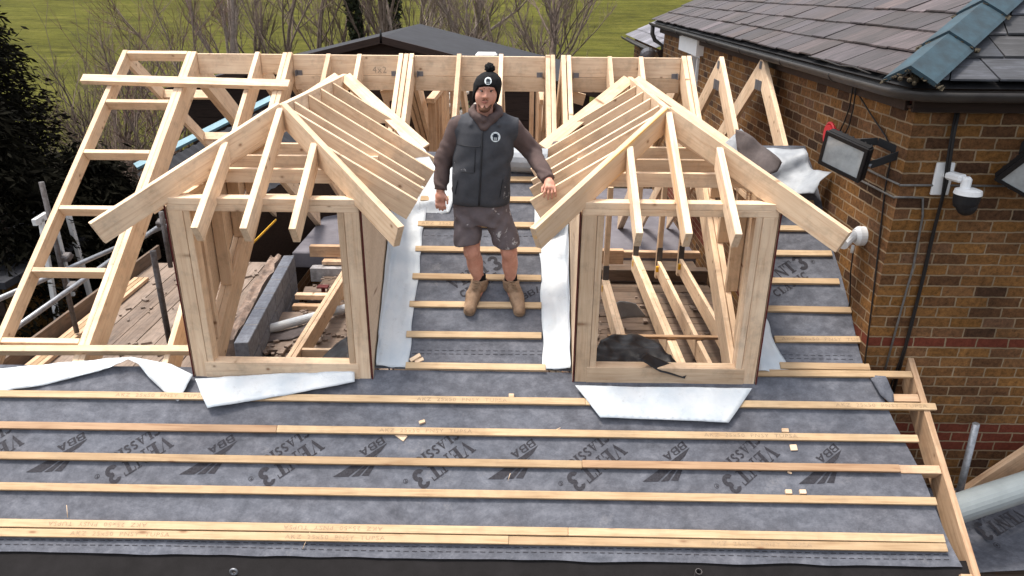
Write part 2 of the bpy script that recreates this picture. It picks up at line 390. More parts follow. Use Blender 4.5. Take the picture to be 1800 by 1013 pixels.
# ------------------------------------------------------------------ the setting: ground, field
def terrain():
    V = []; Fc = []; nx, ny = 90, 110
    xs = np.linspace(-1, 1, nx); ys = np.linspace(0, 1, ny)
    for j in range(ny):
        y = -15 + 365*ys[j]**1.7
        for i in range(nx):
            x = xs[i]*(60 + 0.9*max(y, 0))
            z = 0
            if y > 34:
                t = y-34; z = 0.085*t + 0.0004*t*t - 0.05*20*(1-math.exp(-t/20))
            z += mnoise.noise(Vector((x*0.03, y*0.03, 0)))*0.02*max(0, y-15)*0.4
            V.append((x, y, z))
    for j in range(ny-1):
        for i in range(nx-1):
            a = j*nx+i; Fc.append((a, a+1, a+nx+1, a+nx))
    m, n, l, p = newmat('grass_field')
    tc = n.new('ShaderNodeTexCoord')
    a = noise_node(n, l, tc.outputs['Object'], 0.12, 5); b = noise_node(n, l, tc.outputs['Object'], 1.7, 6, 0.75)
    mp = n.new('ShaderNodeMapping'); mp.inputs['Scale'].default_value = (0.25, 1.0, 1); l.new(tc.outputs['Object'], mp.inputs[0])
    s = noise_node(n, l, mp.outputs[0], 0.8, 5, 0.7)
    c = ramp_out(n, l, s.outputs['Fac'], [(0.25, (0.034, 0.035, 0.008)), (0.5, (0.079, 0.082, 0.013)), (0.75, (0.13, 0.124, 0.03))])
    c = mix(n, l, 'MULTIPLY', 0.8, c, ramp_out(n, l, b.outputs['Fac'], [(0.3, (0.55, 0.55, 0.5)), (0.65, (1.15, 1.12, 1.05))]))
    c = mix(n, l, 'MULTIPLY', 0.8, c, ramp_out(n, l, a.outputs['Fac'], [(0.35, (0.72, 0.7, 0.6)), (0.65, (1.1, 1.1, 1.0))]))
    # bare earth of the garden close to the houses
    sep = n.new('ShaderNodeSeparateXYZ'); l.new(tc.outputs['Object'], sep.inputs[0])
    e = n.new('ShaderNodeMath'); e.operation = 'MULTIPLY_ADD'; e.inputs[1].default_value = 9.0; l.new(b.outputs['Fac'], e.inputs[0]); l.new(sep.outputs[1], e.inputs[2])
    er = n.new('ShaderNodeMapRange'); er.inputs[1].default_value = 30; er.inputs[2].default_value = 36; l.new(e.outputs[0], er.inputs[0])
    earth = ramp_out(n, l, b.outputs['Fac'], [(0.35, (0.016, 0.012, 0.008)), (0.55, (0.034, 0.026, 0.017)), (0.7, (0.045, 0.045, 0.018))])
    c = mix(n, l, 'MIX', er.outputs[0], earth, c)
    l.new(c, p.inputs['Base Color']); p.inputs['Roughness'].default_value = 1; p.inputs['Specular IOR Level'].default_value = 0.1
    bump(n, l, b.outputs['Fac'], 0.8, 0.15, p)
    o = link('field', from_py(V, Fc, True), m); tag(o, kind='structure')
terrain()
def ground_z(x, y):
    z = 0
    if y > 34:
        t = y-34; z = 0.085*t + 0.0004*t*t - 0.05*20*(1-math.exp(-t/20))
    return z

# ------------------------------------------------------------------ main roof: trusses, ladder, ridge boards
G_TR = 'main roof rafter pairs'
def truss(xs, label, d=0.22, y0=3.97, yb=11.9, w=0.045, plates=False):
    xm = sum(xs)/len(xs)
    t = thing('roof_truss', (xm, RIDGE, RZ(RIDGE)-0.3), label, 'roof truss', G_TR)
    for k, x in enumerate(xs):
        h = -0.006+rnd.uniform(-0.003, 0.003)
        a = beam('rafter', (x, RIDGE, RZ(RIDGE)+h), (x, y0, RZ(y0)+h), w, d, M['pine'], t, n0=(0, 1, 0), n1=(0, 1, 0))
        b = beam('back_rafter', (x, RIDGE+0.003, RZ(RIDGE)+h), (x, yb, RZ(2*RIDGE-yb)+h), w, d, M['pine'], t, n0=(0, 1, 0), n1=(0, 1, 0))
    if plates:
        x = xs[0]-w/2-0.004
        for (dy, dz, s) in ((0.0, -0.09, 0.075), (-0.055, -0.29, 0.1), (0.055, -0.29, 0.1)):
            box('nail_plate', (x, RIDGE+dy, RZ(RIDGE)+dz), (0.004, s, s), M['plate'], a, bev=0)
    return t
truss([-3.432, -3.386], 'doubled rafter pair forming the inner side of the gable ladder', y0=4.95)
truss([-2.73], 'single rafter pair between the gable ladder and the left dormer', y0=4.95)
truss([-2.443, -2.393], 'doubled rafter pair inside the left cheek of the left dormer', y0=4.95)
truss([-1.245, -1.19, -1.135], 'tripled rafter pair beside the right cheek of the left dormer')
truss([0.265, 0.315], 'doubled rafter pair just right of the standing man')
truss([0.425, 0.48], 'doubled rafter pair beside the left cheek of the right dormer')
truss([1.66, 1.712], 'doubled rafter pair inside the right cheek of the right dormer')
truss([2.047], 'steep A-shaped rafter pair with nail plates, first from the brick wall window', plates=True, d=0.2)
truss([2.481], 'A-shaped rafter pair with nail plates standing closest to the brick wall', plates=True, d=0.2)
truss([-0.647], 'single rafter pair reaching the ridge on the left of the man', y0=3.97)
truss([-0.215], 'single rafter pair rising behind the right side of the man', y0=3.97)
def jack(x, y1, label):
    o = beam('jack_rafter', (x, RIDGE-0.02, RZ(RIDGE-0.02)), (x, y1, RZ(y1)), 0.045, 0.2, M['pine'], None, n0=(0, 1, 0), n1=(0, 1, 0))
    tag(o, label, 'rafter', 'short rafters from the ridge to the dormers')
jack(-1.99, 7.42, 'short rafter from the ridge board to the left dormer, the left one of two')
jack(-1.67, 7.42, 'short rafter from the ridge board to the left dormer, the right one of two')
jack(0.898, 7.42, 'short rafter from the ridge board to the right dormer, the left one of two')
jack(1.218, 7.42, 'short rafter from the ridge board to the right dormer, the right one of two')
# gable ladder
gl = thing('gable_ladder', (-4.1, RIDGE, RZ(RIDGE)-0.3), 'pale timber ladder frame overhanging the left gable above the scaffold', 'gable ladder')
beam('rail', (-4.1, RIDGE, RZ(RIDGE)), (-4.1, 4.9, RZ(4.9)), 0.05, 0.13, M['pine'], gl, n0=(0, 1, 0), n1=(0, 1, 0))
beam('rail', (-4.1, RIDGE+0.003, RZ(RIDGE)), (-4.1, 11.9, RZ(2*RIDGE-11.9)), 0.05, 0.13, M['pine'], gl, n0=(0, 1, 0))
for py in (90, 176, 265, 364, 474, 599):
    c = onroof(170, py); y = c.y
    beam('rung', (-4.073, y, RZ(y)-0.004), (-3.457, y, RZ(y)-0.004), 0.045, 0.1, M['pine'], gl, upv=RN)
BN = Vector((0, RN.y*-1, RN.z))
for y in (8.6, 9.5, 10.4, 11.3):
    z = RZ(2*RIDGE-y)
    beam('rung', (-4.073, y, z-0.004), (-3.457, y, z-0.004), 0.045, 0.1, M['pine'], gl, upv=BN)
# ridge boards
def ridge_board(x0, x1, n, label):
    t = thing('ridge_board', ((x0+x1)/2, RIDGE, RZ(RIDGE)-0.4), label, 'ridge board', 'boards spanning between rafters along the ridge')
    z = RZ(RIDGE)-0.03
    for k, d in enumerate((0.2, 0.145)[:n]):
        beam('board', (x0, RIDGE+0.02-0.01*k, z), (x1, RIDGE+0.02-0.01*k, z), 0.045, d, M['pine'], t); z -= d+0.004
    if n == 2:
        for x, sx in ((x0+0.03, 1), (x1-0.03, -1)):
            bm = bmesh.new(); box_bm(bm, (0, 0, 0), (0.006, 0.09, 0.06)); box_bm(bm, (sx*0.03, 0.02, 0), (0.05, 0.004, 0.05))
            link('joist_hanger', mesh_of(bm), M['plate'], t, Matrix.Translation((x, RIDGE-0.03, RZ(RIDGE)-0.21)))
    return t
ridge_board(-3.36, -2.757, 1, 'single deep ridge board next to the gable ladder, left of the thin rafter')
ridge_board(-2.703, -2.47, 1, 'very short ridge board left of the doubled rafter by the left dormer')
rb2 = ridge_board(-2.368, -1.27, 2, 'two stacked ridge boards above the left dormer ridge')
ridge_board(-1.11, 0.24, 2, 'two stacked ridge boards behind the head of the man')
ridge_board(0.506, 1.634, 2, 'two stacked ridge boards above the right dormer ridge')
o = beam('brace_plank', onroof(143, 136, 0.07)+Vector((0, 0, 0)), onroof(508, 146, 0.07), 0.1, 0.05, M['pine'], None, upv=RN)
tag(o, 'long plank lying across the rafters near the ridge, poking out left', 'plank')
o = beam('trimmer_plank', RP(-4.2, 5.08, 0.05), RP(-2.48, 5.10, 0.05), 0.055, 0.075, M['pine'], None, upv=RN)
tag(o, 'low cross timber between the gable ladder foot and the left dormer post', 'plank')
o = beam('offcut_board', atY(668, 160, 8.02), atY(700, 150, 8.02), 0.03, 0.13, M['pine'], None)
tag(o, 'short pale offcut board under the ridge left of the tripled rafters', 'offcut')
o = beam('offcut_board', atY(1008, 160, 8.02), atY(1030, 166, 8.02), 0.03, 0.12, M['pine'], None)
tag(o, 'short pale offcut board under the ridge right of the man', 'offcut')

def pencil(txt, px, py, size, board):
    me = stamp_mesh(txt, size); c = atY(px, py, RIDGE-0.004)
    link('pencil_note', me, M['pencil'], board, Matrix(((1, 0, 0, c.x), (0, 0, -1, c.y), (0, 1, 0, c.z), (0, 0, 0, 1))))
# ------------------------------------------------------------------ dormers
YD = 4.915
def dormer(xl, xr, xr_c, lab, stain=False):
    t = thing('dormer_frame', ((xl+xr)/2, YD+0.06, RZ(YD)), lab, 'dormer frame', 'timber dormer frames on the roof slope')
    P = M['pine']; PD = M['pine']
    ztop = 4.845; zp = ztop-0.047; zp2 = zp-0.047
    apexY, zr, sl_ = 5.60, 5.385, 0.613
    # front wall: sill, posts, plates
    wl = 0.115
    sill_top = 3.571
    beam('sill', (xl+0.085, YD+0.046, sill_top), (xr-0.085, YD+0.046, sill_top), 0.10, 0.13, P, t, anchor=1.0)
    for (x, s) in ((xl, 1), (xr, -1)):
        # corner posts: a wide front stud and a narrower one behind it
        beam('post', (x+s*0.0525, YD+0.05, RZ(YD)-0.05), (x+s*0.0525, YD+0.05, zp2), 0.105, 0.1, P, t, upv=(0, 1, 0), anchor=0.5)
        beam('post', (x+s*0.131, YD+0.053, RZ(YD)+0.0), (x+s*0.131, YD+0.053, zp2), 0.047, 0.1, P, t, upv=(0, 1, 0), anchor=0.5)
    beam('top_plate', (xl, YD+0.05, zp-0.001), (xr, YD+0.05, zp-0.001), 0.1, 0.046, P, t)
    beam('top_plate', (xl, YD+0.05, ztop), (xr, YD+0.05, ztop), 0.1, 0.047, P, t)
    # side walls: plates, studs standing on the roof slope, cheek sheet
    for (x, s) in ((xl, 1), (xr, -1)):
        yb = YF + (zp2-ZF)/TP
        beam('side_plate', (x+s*0.05, YD+0.102, zp-0.001), (x+s*0.05, yb+0.1, zp-0.001), 0.1, 0.046, P, t)
        beam('side_plate', (x+s*0.05, YD+0.102, ztop), (x+s*0.05, yb+0.12, ztop), 0.1, 0.047, P, t)
        y = YD+0.30
        while y < yb-0.12:
            beam('stud', (x+s*0.05, y, RZ(y)-0.01), (x+s*0.05, y, zp2), 0.095, 0.047, M['pine'], t, upv=(0, 1, 0), anchor=0.5); y += 0.4
        # cheek ply
        xo = x - s*0.007
        pts = [(xo, YD+0.002, RZ(YD)+0.012), (xo, YD+0.002, zp-0.02), (xo, YF+(zp-0.02-ZF)/TP-0.02, zp-0.02)]
        V = [Vector(p) for p in pts] + [Vector(p)+Vector((-s*0.012, 0, 0)) for p in pts]
        me = from_py(V, [(0, 1, 2), (5, 4, 3), (0, 3, 4, 1), (1, 4, 5, 2), (2, 5, 3, 0)])
        bm = bmesh.new(); bm.from_mesh(me); bmesh.ops.recalc_face_normals(bm, faces=bm.faces)
        V0 = Vector(pts[0])
        for v in bm.verts: v.co -= V0
        ch = link('cheek_panel', mesh_of(bm), M['ply'], t, Matrix.Translation(V0))
        box('panel_edge', (xo-s*0.006, YD-0.002, (RZ(YD)+zp)/2), (0.010, 0.006, zp-RZ(YD)-0.02), M['red_edge'], ch, bev=0)
    # ridge
    yr = YF + (zr-ZF)/TP
    beam('ridge', (xr_c, apexY-0.02, zr), (xr_c, yr+0.1, zr), 0.047, 0.17, P, t)
    ky = 0.36; zt = zr - sl_*(apexY-YD+ky)
    # hips
    HP = M['pine_stain'] if stain else P
    for (x, s) in ((xl, -1), (xr, 1)):
        e = Vector((x+s*(ky-0.01), YD-ky+0.01, zt+0.02)); a = Vector((xr_c+s*0.02, apexY, zr+0.012))
        beam('hip_rafter', a, e, 0.05, 0.165, HP if s < 0 else P, t, n0=(s, -1, 0))
    # front jacks: centre common and two jacks off the hips
    for dx in (-0.32, 0, 0.32):
        x = xr_c+dx; ya = apexY-abs(dx)-0.03
        beam('front_rafter', (x, ya, zr-sl_*(apexY-ya)), (x, YD-ky, zt), 0.047, 0.135, HP if (stain and dx == 0) else P, t, n0=(0, 1, 0))
    # side rafters
    for (x, s) in ((xl, -1), (xr, 1)):
        dX = abs(x-xr_c)+ky
        for y in (apexY+0.03, 5.86, 6.27, 6.68, 7.12, 5.28):
            k0 = 0.026 if y > 5.5 else apexY-5.28
            k1 = dX
            # stop on the main slope
            zs = RZ(y)
            kv = (zr-zs)/sl_
            n1 = None
            if kv < k1: k1 = kv
            if k1-k0 < 0.15: continue
            if y > 5.8 and k1 == dX: k1 = dX + rnd.uniform(-0.02, 0.02)
            beam('side_rafter', (xr_c+s*k0, y, zr-sl_*k0), (xr_c+s*k1, y, zr-sl_*k1), 0.037, 0.168, P, t, n0=(1, 0, 0), n1=(0, -TP, 1) if k1 == kv else None)
        # valley board lying on the main rafters
        a = Vector((xr_c+s*0.05, yr-0.02, RZ(yr-0.02)))+RN*0.03
        kx = dX-0.12; zz = zr-sl_*kx; yv = YF+(zz-ZF)/TP
        beam('valley_board', a, Vector((xr_c+s*kx, yv, zz))+RN*0.03, 0.13, 0.024, P, t, upv=RN, sh=-s*0.03)
    # ceiling ties between the side plates
    for y in (5.36, 5.83, 6.31):
        beam('ceiling_tie', (xl+0.02, y, 4.955), (xr-0.02, y, 4.955), 0.047, 0.105, M['pine'], t)
    return t
dormer(-2.455, -1.118, -1.80, 'bare timber hipped dormer frame left of the man')
dormer(0.430, 1.785, 1.095, 'bare timber hipped dormer frame right of the man with orange-stained hip', True)

# ------------------------------------------------------------------ roof underlay
def felt_disp(x, y):
    return 0.005*mnoise.noise(Vector((x*1.3, y*2.6, 3))) + 0.0025*mnoise.noise(Vector((x*5, y*7, 1))) + 0.002*abs(mnoise.noise(Vector((x*3+y*2.5, y*1.2, 5))))
FH = 0.010
def felt_h(x, y): return FH + felt_disp(x, y) + (0.006 if y > 4.975 else 0)
def right_edge(y):
    if y < 4.95: return 2.955-0.235*(y-3.85)/1.1 + 0.012*math.sin(y*9)
    return 2.655 + 0.01*math.sin(y*7)
def felt_grid(x0f, x1f, y0, y1, step=0.06):
    nx = 1+int((x1f(y0)-x0f(y0))/step); ny = 1+int((y1-y0)/step); V = []; Fc = []
    for j in range(ny+1):
        for i in range(nx+1):
            y = y0+(y1-y0)*j/ny
            x = x0f(y)+(x1f(y)-x0f(y))*i/nx
            if j == 0: y += 0.012*mnoise.noise(Vector((x*3, y0, 0)))
            V.append(RP(x, y, felt_h(x, y)))
    for j in range(ny):
        for i in range(nx):
            a = j*(nx+1)+i; Fc.append((a, a+1, a+nx+2, a+nx+1))
    return V, Fc
fo = Vector((-0.6, 3.86, RZ(3.86)))
ul = thing('roof_underlay', fo, 'grey printed roofing underlay stretched over the roof slope under battens', 'roofing underlay')
V, Fc = felt_grid(lambda y: -4.16, right_edge, 3.86, 4.98)
SHEETS = {'lower_sheet': ([v-fo for v in V], Fc, [])}
V, Fc = felt_grid(lambda y: -1.10, lambda y: 0.41, 4.99, 6.8)
SHEETS['middle_sheet'] = ([v-fo for v in V], Fc, [])
V, Fc = felt_grid(lambda y: 1.80, right_edge, 4.99, 6.9)
SHEETS['side_sheet'] = ([v-fo for v in V], Fc, [])
def ink_on(V, Fc):
    '''printing belongs to the sheet it lies on: same mesh, second material'''
    c = sum((v for v in V), Vector((0, 0, 0)))/len(V)+fo
    SHEETS['lower_sheet' if c.y < 4.98 else ('middle_sheet' if c.x < 1 else 'side_sheet')][2].append((V, Fc))
def build_sheets():
    for name, (V, Fc, inks) in SHEETS.items():
        V = list(V); Fc = list(Fc); n0 = len(Fc)
        for (v, f) in inks:
            k = len(V); V += v; Fc += [tuple(i+k for i in q) for q in f]
        me = bpy.data.meshes.new(name); me.from_pydata([tuple(v) for v in V], [], Fc); me.update()
        me.polygons.foreach_set('use_smooth', [True]*len(Fc)); 
        o = link(name, me, [M['felt'], M['ink']], ul, Matrix.Translation(fo))
        me.polygons.foreach_set('material_index', [0]*n0+[1]*(len(Fc)-n0)); me.update()
# stitched dashed lines of the lap
def dashes(y, x0, x1, L=0.035, gap=0.022, w=0.004):
    V = []; Fc = []; x = x0
    while x < x1:
        q = len(V); yy = y+0.004*math.sin(x*2)
        for (a, b) in ((x, yy-w/2), (x+L, yy-w/2), (x+L, yy+w/2), (x, yy+w/2)): V.append(RP(a, b, felt_h(a, b)+0.002)-fo)
        Fc.append((q, q+1, q+2, q+3)); x += L+gap
    ink_on(V, Fc)
dashes(3.925, -4.0, 2.85); dashes(3.90, -4.0, 2.85)
for yy in (5.10, 5.125, 6.02): dashes(yy, -1.05, 0.36)
for yy in (5.10, 5.125): dashes(yy, 1.86, 2.6)

# --- printing on the underlay: a small slab-serif alphabet drawn as polygons
def arc(cx, cy, ro, ri, a0, a1, n=14, sx=1.0, wfun=None):
    P = []
    for k in range(n):
        a = R(a0+(a1-a0)*k/n); b = R(a0+(a1-a0)*(k+1)/n)
        P.append([(cx+sx*ro*math.cos(a), cy+ro*math.sin(a)), (cx+sx*ro*math.cos(b), cy+ro*math.sin(b)),
                  (cx+sx*ri*math.cos(b), cy+ri*math.sin(b)), (cx+sx*ri*math.cos(a), cy+ri*math.sin(a))])
    return P
def rect(a, b, c, d): return [(a, b), (c, b), (c, d), (a, d)]
GL = {
 'V': (0.84, [[(0.06, 0.96), (0.30, 0.96), (0.52, 0.22), (0.42, 0)], [(0.42, 0), (0.50, 0.2), (0.70, 0.96), (0.78, 0.96)], rect(0, 0.92, 0.36, 1), rect(0.6, 0.92, 0.86, 1)]),
 'E': (0.76, [rect(0.1, 0, 0.34, 1), rect(0, 0, 0.66, 0.08), rect(0, 0.92, 0.64, 1), rect(0.34, 0.46, 0.5, 0.54), rect(0.5, 0.36, 0.54, 0.64), rect(0.6, 0.08, 0.66, 0.3), rect(0.58, 0.7, 0.64, 0.92)]),
 'N': (0.92, [rect(0.1, 0.06, 0.2, 0.96), rect(0.7, 0, 0.8, 0.96), [(0.1, 0.96), (0.32, 0.96), (0.8, 0.2), (0.8, 0), (0.7, 0)], rect(0, 0, 0.3, 0.08), rect(0.6, 0.92, 0.9, 1), rect(0, 0.92, 0.2, 1)]),
 'T': (0.80, [rect(0.27, 0, 0.51, 1), rect(0, 0.92, 0.78, 1), rect(0, 0.7, 0.06, 0.92), rect(0.72, 0.7, 0.78, 0.92), rect(0.16, 0, 0.62, 0.08)]),
 '3': (0.72, arc(0.3, 0.72, 0.28, 0.1, -100, 160) + arc(0.3, 0.29, 0.3, 0.09, -165, 95)),
 'C': (0.80, arc(0.42, 0.5, 0.5, 0.28, 50, 310, 18, 0.8) + [rect(0.66, 0.66, 0.72, 0.98)]),
 'L': (0.70, [rect(0.1, 0, 0.34, 1), rect(0, 0.92, 0.44, 1), rect(0, 0, 0.62, 0.08), rect(0.56, 0.08, 0.62, 0.34)]),
 'A': (0.88, [[(0.1, 0.05), (0.18, 0.05), (0.44, 0.8), (0.40, 1)], [(0.40, 1), (0.46, 1), (0.78, 0.05), (0.52, 0.05)], rect(0.24, 0.28, 0.6, 0.35), rect(0, 0, 0.28, 0.08), rect(0.46, 0, 0.86, 0.08)]),
 'S': (0.66, arc(0.3, 0.73, 0.27, 0.09, 20, 270) + arc(0.3, 0.27, 0.28, 0.09, -160, 90)),
 'I': (0.46, [rect(0.1, 0, 0.34, 1), rect(0, 0, 0.44, 0.08), rect(0, 0.92, 0.44, 1)]),
 'B': (0.74, [rect(0.0, 0, 0.18, 1), rect(0.18, 0.88, 0.42, 1), rect(0.18, 0.45, 0.42, 0.57), rect(0.18, 0, 0.42, 0.12)] + arc(0.42, 0.725, 0.275, 0.13, -90, 90, 8, 0.85) + arc(0.42, 0.285, 0.285, 0.13, -90, 90, 8, 0.95)),
 'a': (0.80, [[(0.0, 0), (0.2, 0), (0.46, 1), (0.30, 1)], [(0.30, 1), (0.46, 1), (0.76, 0), (0.56, 0)], rect(0.18, 0.22, 0.58, 0.36)]),
 ' ': (0.34, []),
}
def ring(cx, cy, r, w, n=20): return arc(cx, cy, r, r-w, 0, 360, n)
def word(s, size, x=0, y=0, sx=1.0):
    P = []
    for ch in s:
        adv, polys = GL[ch]
        for q in polys: P.append([(x+a*size*sx, y+b*size) for a, b in q])
        x += adv*size*sx*1.03
    return P, x
def clip_poly(poly, keep):
    return poly
def print_on_roof(polys, name, parent, X, Y, ang, lab=None, hf=felt_h, limits=None):
    """polys in metres in the label's own frame -> laid on the slope at X, Y turned by ang"""
    c, s = math.cos(R(ang)), math.sin(R(ang)); V = []; Fc = []
    for q in polys:
        pts = []
        for (a, b) in q:
            u = X + a*c - b*s; v = Y + (a*s + b*c)*math.cos(R(35.6)); pts.append((u, v))
        if limits and not all(limits[0] < u < limits[1] and limits[2] < v < limits[3] for u, v in pts): continue
        k = len(V)
        for (u, v) in pts: V.append(RP(u, v, hf(u, v)+0.0025)-fo)
        Fc.append(tuple(range(k, k+len(pts))))
    if not V: return
    F2 = []
    for q in Fc:
        n_ = (V[q[1]]-V[q[0]]).cross(V[q[2]]-V[q[0]])
        F2.append(q if n_.dot(RN) > 0 else q[::-1])
    ink_on(V, F2)
def vent_mark():
    P = []
    w, x = word('VENT', 0.115, 0, 0, 0.95); P += w
    w, x2 = word('3', 0.15, x+0.012, -0.03, 1.0); P += w
    w, _ = word('CLASSIC', 0.072, 0.03, -0.105, 1.0); P += w
    P += ring(x2+0.03, -0.01, 0.017, 0.003, 14) + [rect(x2+0.024, -0.019, x2+0.028, 0.0), rect(x2+0.028, -0.009, x2+0.036, -0.001)]
    P += ring(x2-0.06, 0.165, 0.024, 0.005, 14) + [rect(x2-0.07, 0.156, x2-0.05, 0.174)]
    w, _ = word('TIMa', 0.03, x2-0.22, 0.15, 1.0) if False else ([], 0); P += w
    return P
def bba_mark():
    P, x = word('BBa', 0.056, 0.0, 0.0, 1.5)
    P.append([(-0.01, 0.067), (0.43, 0.064), (0.34, 0.126), (0.062, 0.097)])
    P.append([(0.09, 0.107), (0.325, 0.137), (0.277, 0.165), (0.13, 0.121)])
    P.append([(0.14, 0.134), (0.262, 0.172), (0.222, 0.203), (0.125, 0.15)])
    return P
VM, BM_ = vent_mark(), bba_mark()
for k in range(-4, 4):
    x = -0.365+1.09*k
    if -4.2 < x < 2.9: print_on_roof(VM, 'printed_lettering', ul, x, 4.545, 219, limits=(-4.15, 2.80, 3.9, 4.97))
    x = -0.985+1.09*k
    if -4.0 < x < 3.1: print_on_roof(BM_, 'printed_emblem', ul, x, 4.548, 216, limits=(-4.15, 2.80, 3.9, 4.97))
print_on_roof(VM, 'printed_lettering', ul, -0.54, 5.565, 34)
print_on_roof(BM_, 'printed_emblem', ul, 0.035, 5.50, 31, limits=(-0.87, 0.17, 5, 6.9))
print_on_roof(BM_, 'printed_emblem', ul, -1.05, 5.50, 31, limits=(-0.87, 0.17, 5, 6.9))
print_on_roof(VM, 'printed_lettering', ul, 2.01, 5.60, 34, limits=(1.82, 2.62, 5, 6.9))

build_sheets()

# ------------------------------------------------------------------ battens
STAMP = stamp_mesh('AKZ  25x50  PNSY  TUPSA', 0.038)
for v in STAMP.vertices: v.co.x *= 1.35; v.co.y -= 0.012
BH = FH+0.008
def batten(x0, x1, y, label, mat='batten', stamps=(), dy=0.0, th=0.025, group='roofing battens nailed across the underlay', dh=0.0):
    p0, p1 = RP(x0, y-dy*0, BH+th+dh), RP(x1, y+dy+rnd.uniform(-0.005, 0.005), BH+th+dh)
    o = beam('roof_batten', p0, p1, 0.054, th, M[mat], None, upv=RN)
    tag(o, label, 'batten', group)
    for (sx, flip) in stamps:
        c = RP(sx, y, BH+th+dh+0.0012)
        xa = Vector((1, 0, 0)); ya = RS.copy()
        if flip: xa, ya = -xa, -ya
        z = xa.cross(ya)
        mw = Matrix(((xa.x, ya.x, z.x, c.x), (xa.y, ya.y, z.y, c.y), (xa.z, ya.z, z.z, c.z), (0, 0, 0, 1)))
        k = o.matrix_basis.inverted() @ mw; me = o.data
        V = [v.co.copy() for v in me.vertices]; Fc = [tuple(p.vertices) for p in me.polygons]; mi = [p.material_index for p in me.polygons]; q = len(V)
        V += [k @ v.co for v in STAMP.vertices]; Fc += [tuple(i+q for i in p.vertices) for p in STAMP.polygons]; mi += [1]*len(STAMP.polygons)
        me.clear_geometry(); me.from_pydata([tuple(v) for v in V], [], Fc); me.update()
        if len(me.materials) < 2: me.materials.append(M['ink_brown'])
        me.polygons.foreach_set('material_index', mi); me.update()
    return o
XL = -4.15
batten(XL, -0.05, 3.957, 'lowest batten of the doubled eaves pair, its left length with faint stamps', stamps=[(-3.0, 0), (-1.55, 0)])
batten(-0.048, 2.87, 3.957, 'lowest batten of the doubled eaves pair, its right length with grain swirls', stamps=[(1.3, 0)])
batten(XL, 0.35, 4.008, 'upper batten of the doubled eaves pair, long left length', stamps=[(-2.5, 1), (-0.9, 1)])
batten(0.352, 2.87, 4.008, 'upper batten of the doubled eaves pair, plain right length', dh=0.002)
batten(XL, 2.89, 4.212, 'long knotty batten just above the doubled eaves pair')
batten(XL, 0.46, 4.392, 'pale batten crossing the printed letters, ending at a red length')
batten(0.462, 2.70, 4.392, 'reddish batten crossing the printed letters on the right', 'batten_red')
batten(XL, -1.75, 4.577, 'reddish batten at the left, over the tops of the printed letters', 'batten_red')
batten(-1.748, 2.89, 4.577, 'pale stamped batten over the tops of the printed letters', stamps=[(-1.0, 0), (1.35, 0)])
batten(XL, 0.50, 4.778, 'stamped batten just below the dormers, left length under the white flaps', stamps=[(-3.0, 0), (-0.75, 0)])
batten(0.502, 3.09, 4.778, 'stamped batten just below the right dormer, running to the right ladder', stamps=[(2.35, 0)], dh=0.002)
Ys = [5.005, 5.226, 5.451, 5.669, 5.894, 6.109, 6.335, 6.525]
ord_ = ['lowest', 'second lowest', 'third lowest, under the toes of the man', 'fourth, behind the boots', 'fifth, behind the shins', 'sixth, behind the shorts', 'seventh', 'topmost, by the grey roll']
for k, y in enumerate(Ys):
    batten(-0.86 if k < 1 else -0.88, 0.18 if k else 0.21, y, 'short batten between the two dormers, %s' % ord_[k], 'batten', stamps=[(-0.85, 0)] if k == 5 else ())
ord2 = ['lowest', 'second lowest, stamped', 'third lowest', 'fourth, under printed lettering', 'fifth, over printed lettering', 'sixth, by the white camera', 'seventh', 'eighth']
for k, y in enumerate(Ys[:8]):
    xr = (2.68, 2.70, 2.655, 2.62, 2.62, 2.60, 2.58, 2.56)[k]
    batten(2.0 if k < 2 else 1.86, xr, y+(0.035 if k == 0 else 0), 'short batten between right dormer and brick wall, %s' % ord2[k], 'batten', stamps=[(2.05, 0)] if k == 1 else ())
batten(1.80, 2.985, 4.988, 'batten running from the right dormer foot to the right edge ladder')
# right verge ladder
vl = thing('verge_ladder', (3.02, 5.1, RZ(5.1)-0.2), 'timber edge ladder along the lower right verge beside the brick wall', 'verge ladder')
beam('rail', RP(3.02, 5.13, 0.03), RP(3.02, 3.6, 0.03), 0.045, 0.2, M['pine_dull'], vl, n0=(0, 1, 0))
for (y, x0) in ((4.84, 2.78), (4.395, 2.71), (3.8, 2.92)):
    beam('rung', RP(x0, y, 0.02), RP(2.996, y, 0.02), 0.06, 0.1, M['pine_dull'], vl, upv=RN)

# ------------------------------------------------------------------ eaves tray, gutter edge
tr = thing('eaves_tray', (-0.6, 3.7, RZ(3.7)), 'dark eaves tray along the bottom edge of the roof', 'eaves tray')
V = []; Fc = []; prof = [(3.90, -0.006), (3.80, -0.008), (3.72, -0.01), (3.62, -0.02), (3.55, -0.06), (3.55, -0.3), (3.60, -0.3)]
xs = np.linspace(-4.3, 3.0, 80)
for i, x in enumerate(xs):
    for (y, h) in prof: V.append(Vector((x, y, RZ(y)+h+0.004*mnoise.noise(Vector((x*2, y*9, 0))))) - tr.location)
n = len(prof)
for i in range(len(xs)-1):
    for j in range(n-1): a = i*n+j; Fc.append((a, a+1, a+n+1, a+n))
me = from_py(V, Fc, True); link('tray', me, M['tray'], tr, Matrix.Translation(tr.location))
def eye(px, py, r, label):
    c = onroof(px, py, 0.01)
    t = thing('ring_fixing', c, label, 'ring fixing', None)
    P = [c+Vector((r*math.cos(a), -0.004, r*math.sin(a)+r)) for a in np.linspace(0, 2*math.pi, 17)]
    tube('ring', P, r*0.33, M['galv'], t, 8, False)
    tube('stem', [c+Vector((0, 0.0, -0.02)), c+Vector((0, -0.002, 0.008))], r*0.4, M['galv_dark'], t, 8)
eye(412, 1009, 0.022, 'pale metal ring fixing on the dark eaves tray, bottom left')
c = onroof(1226, 1010, 0.0)
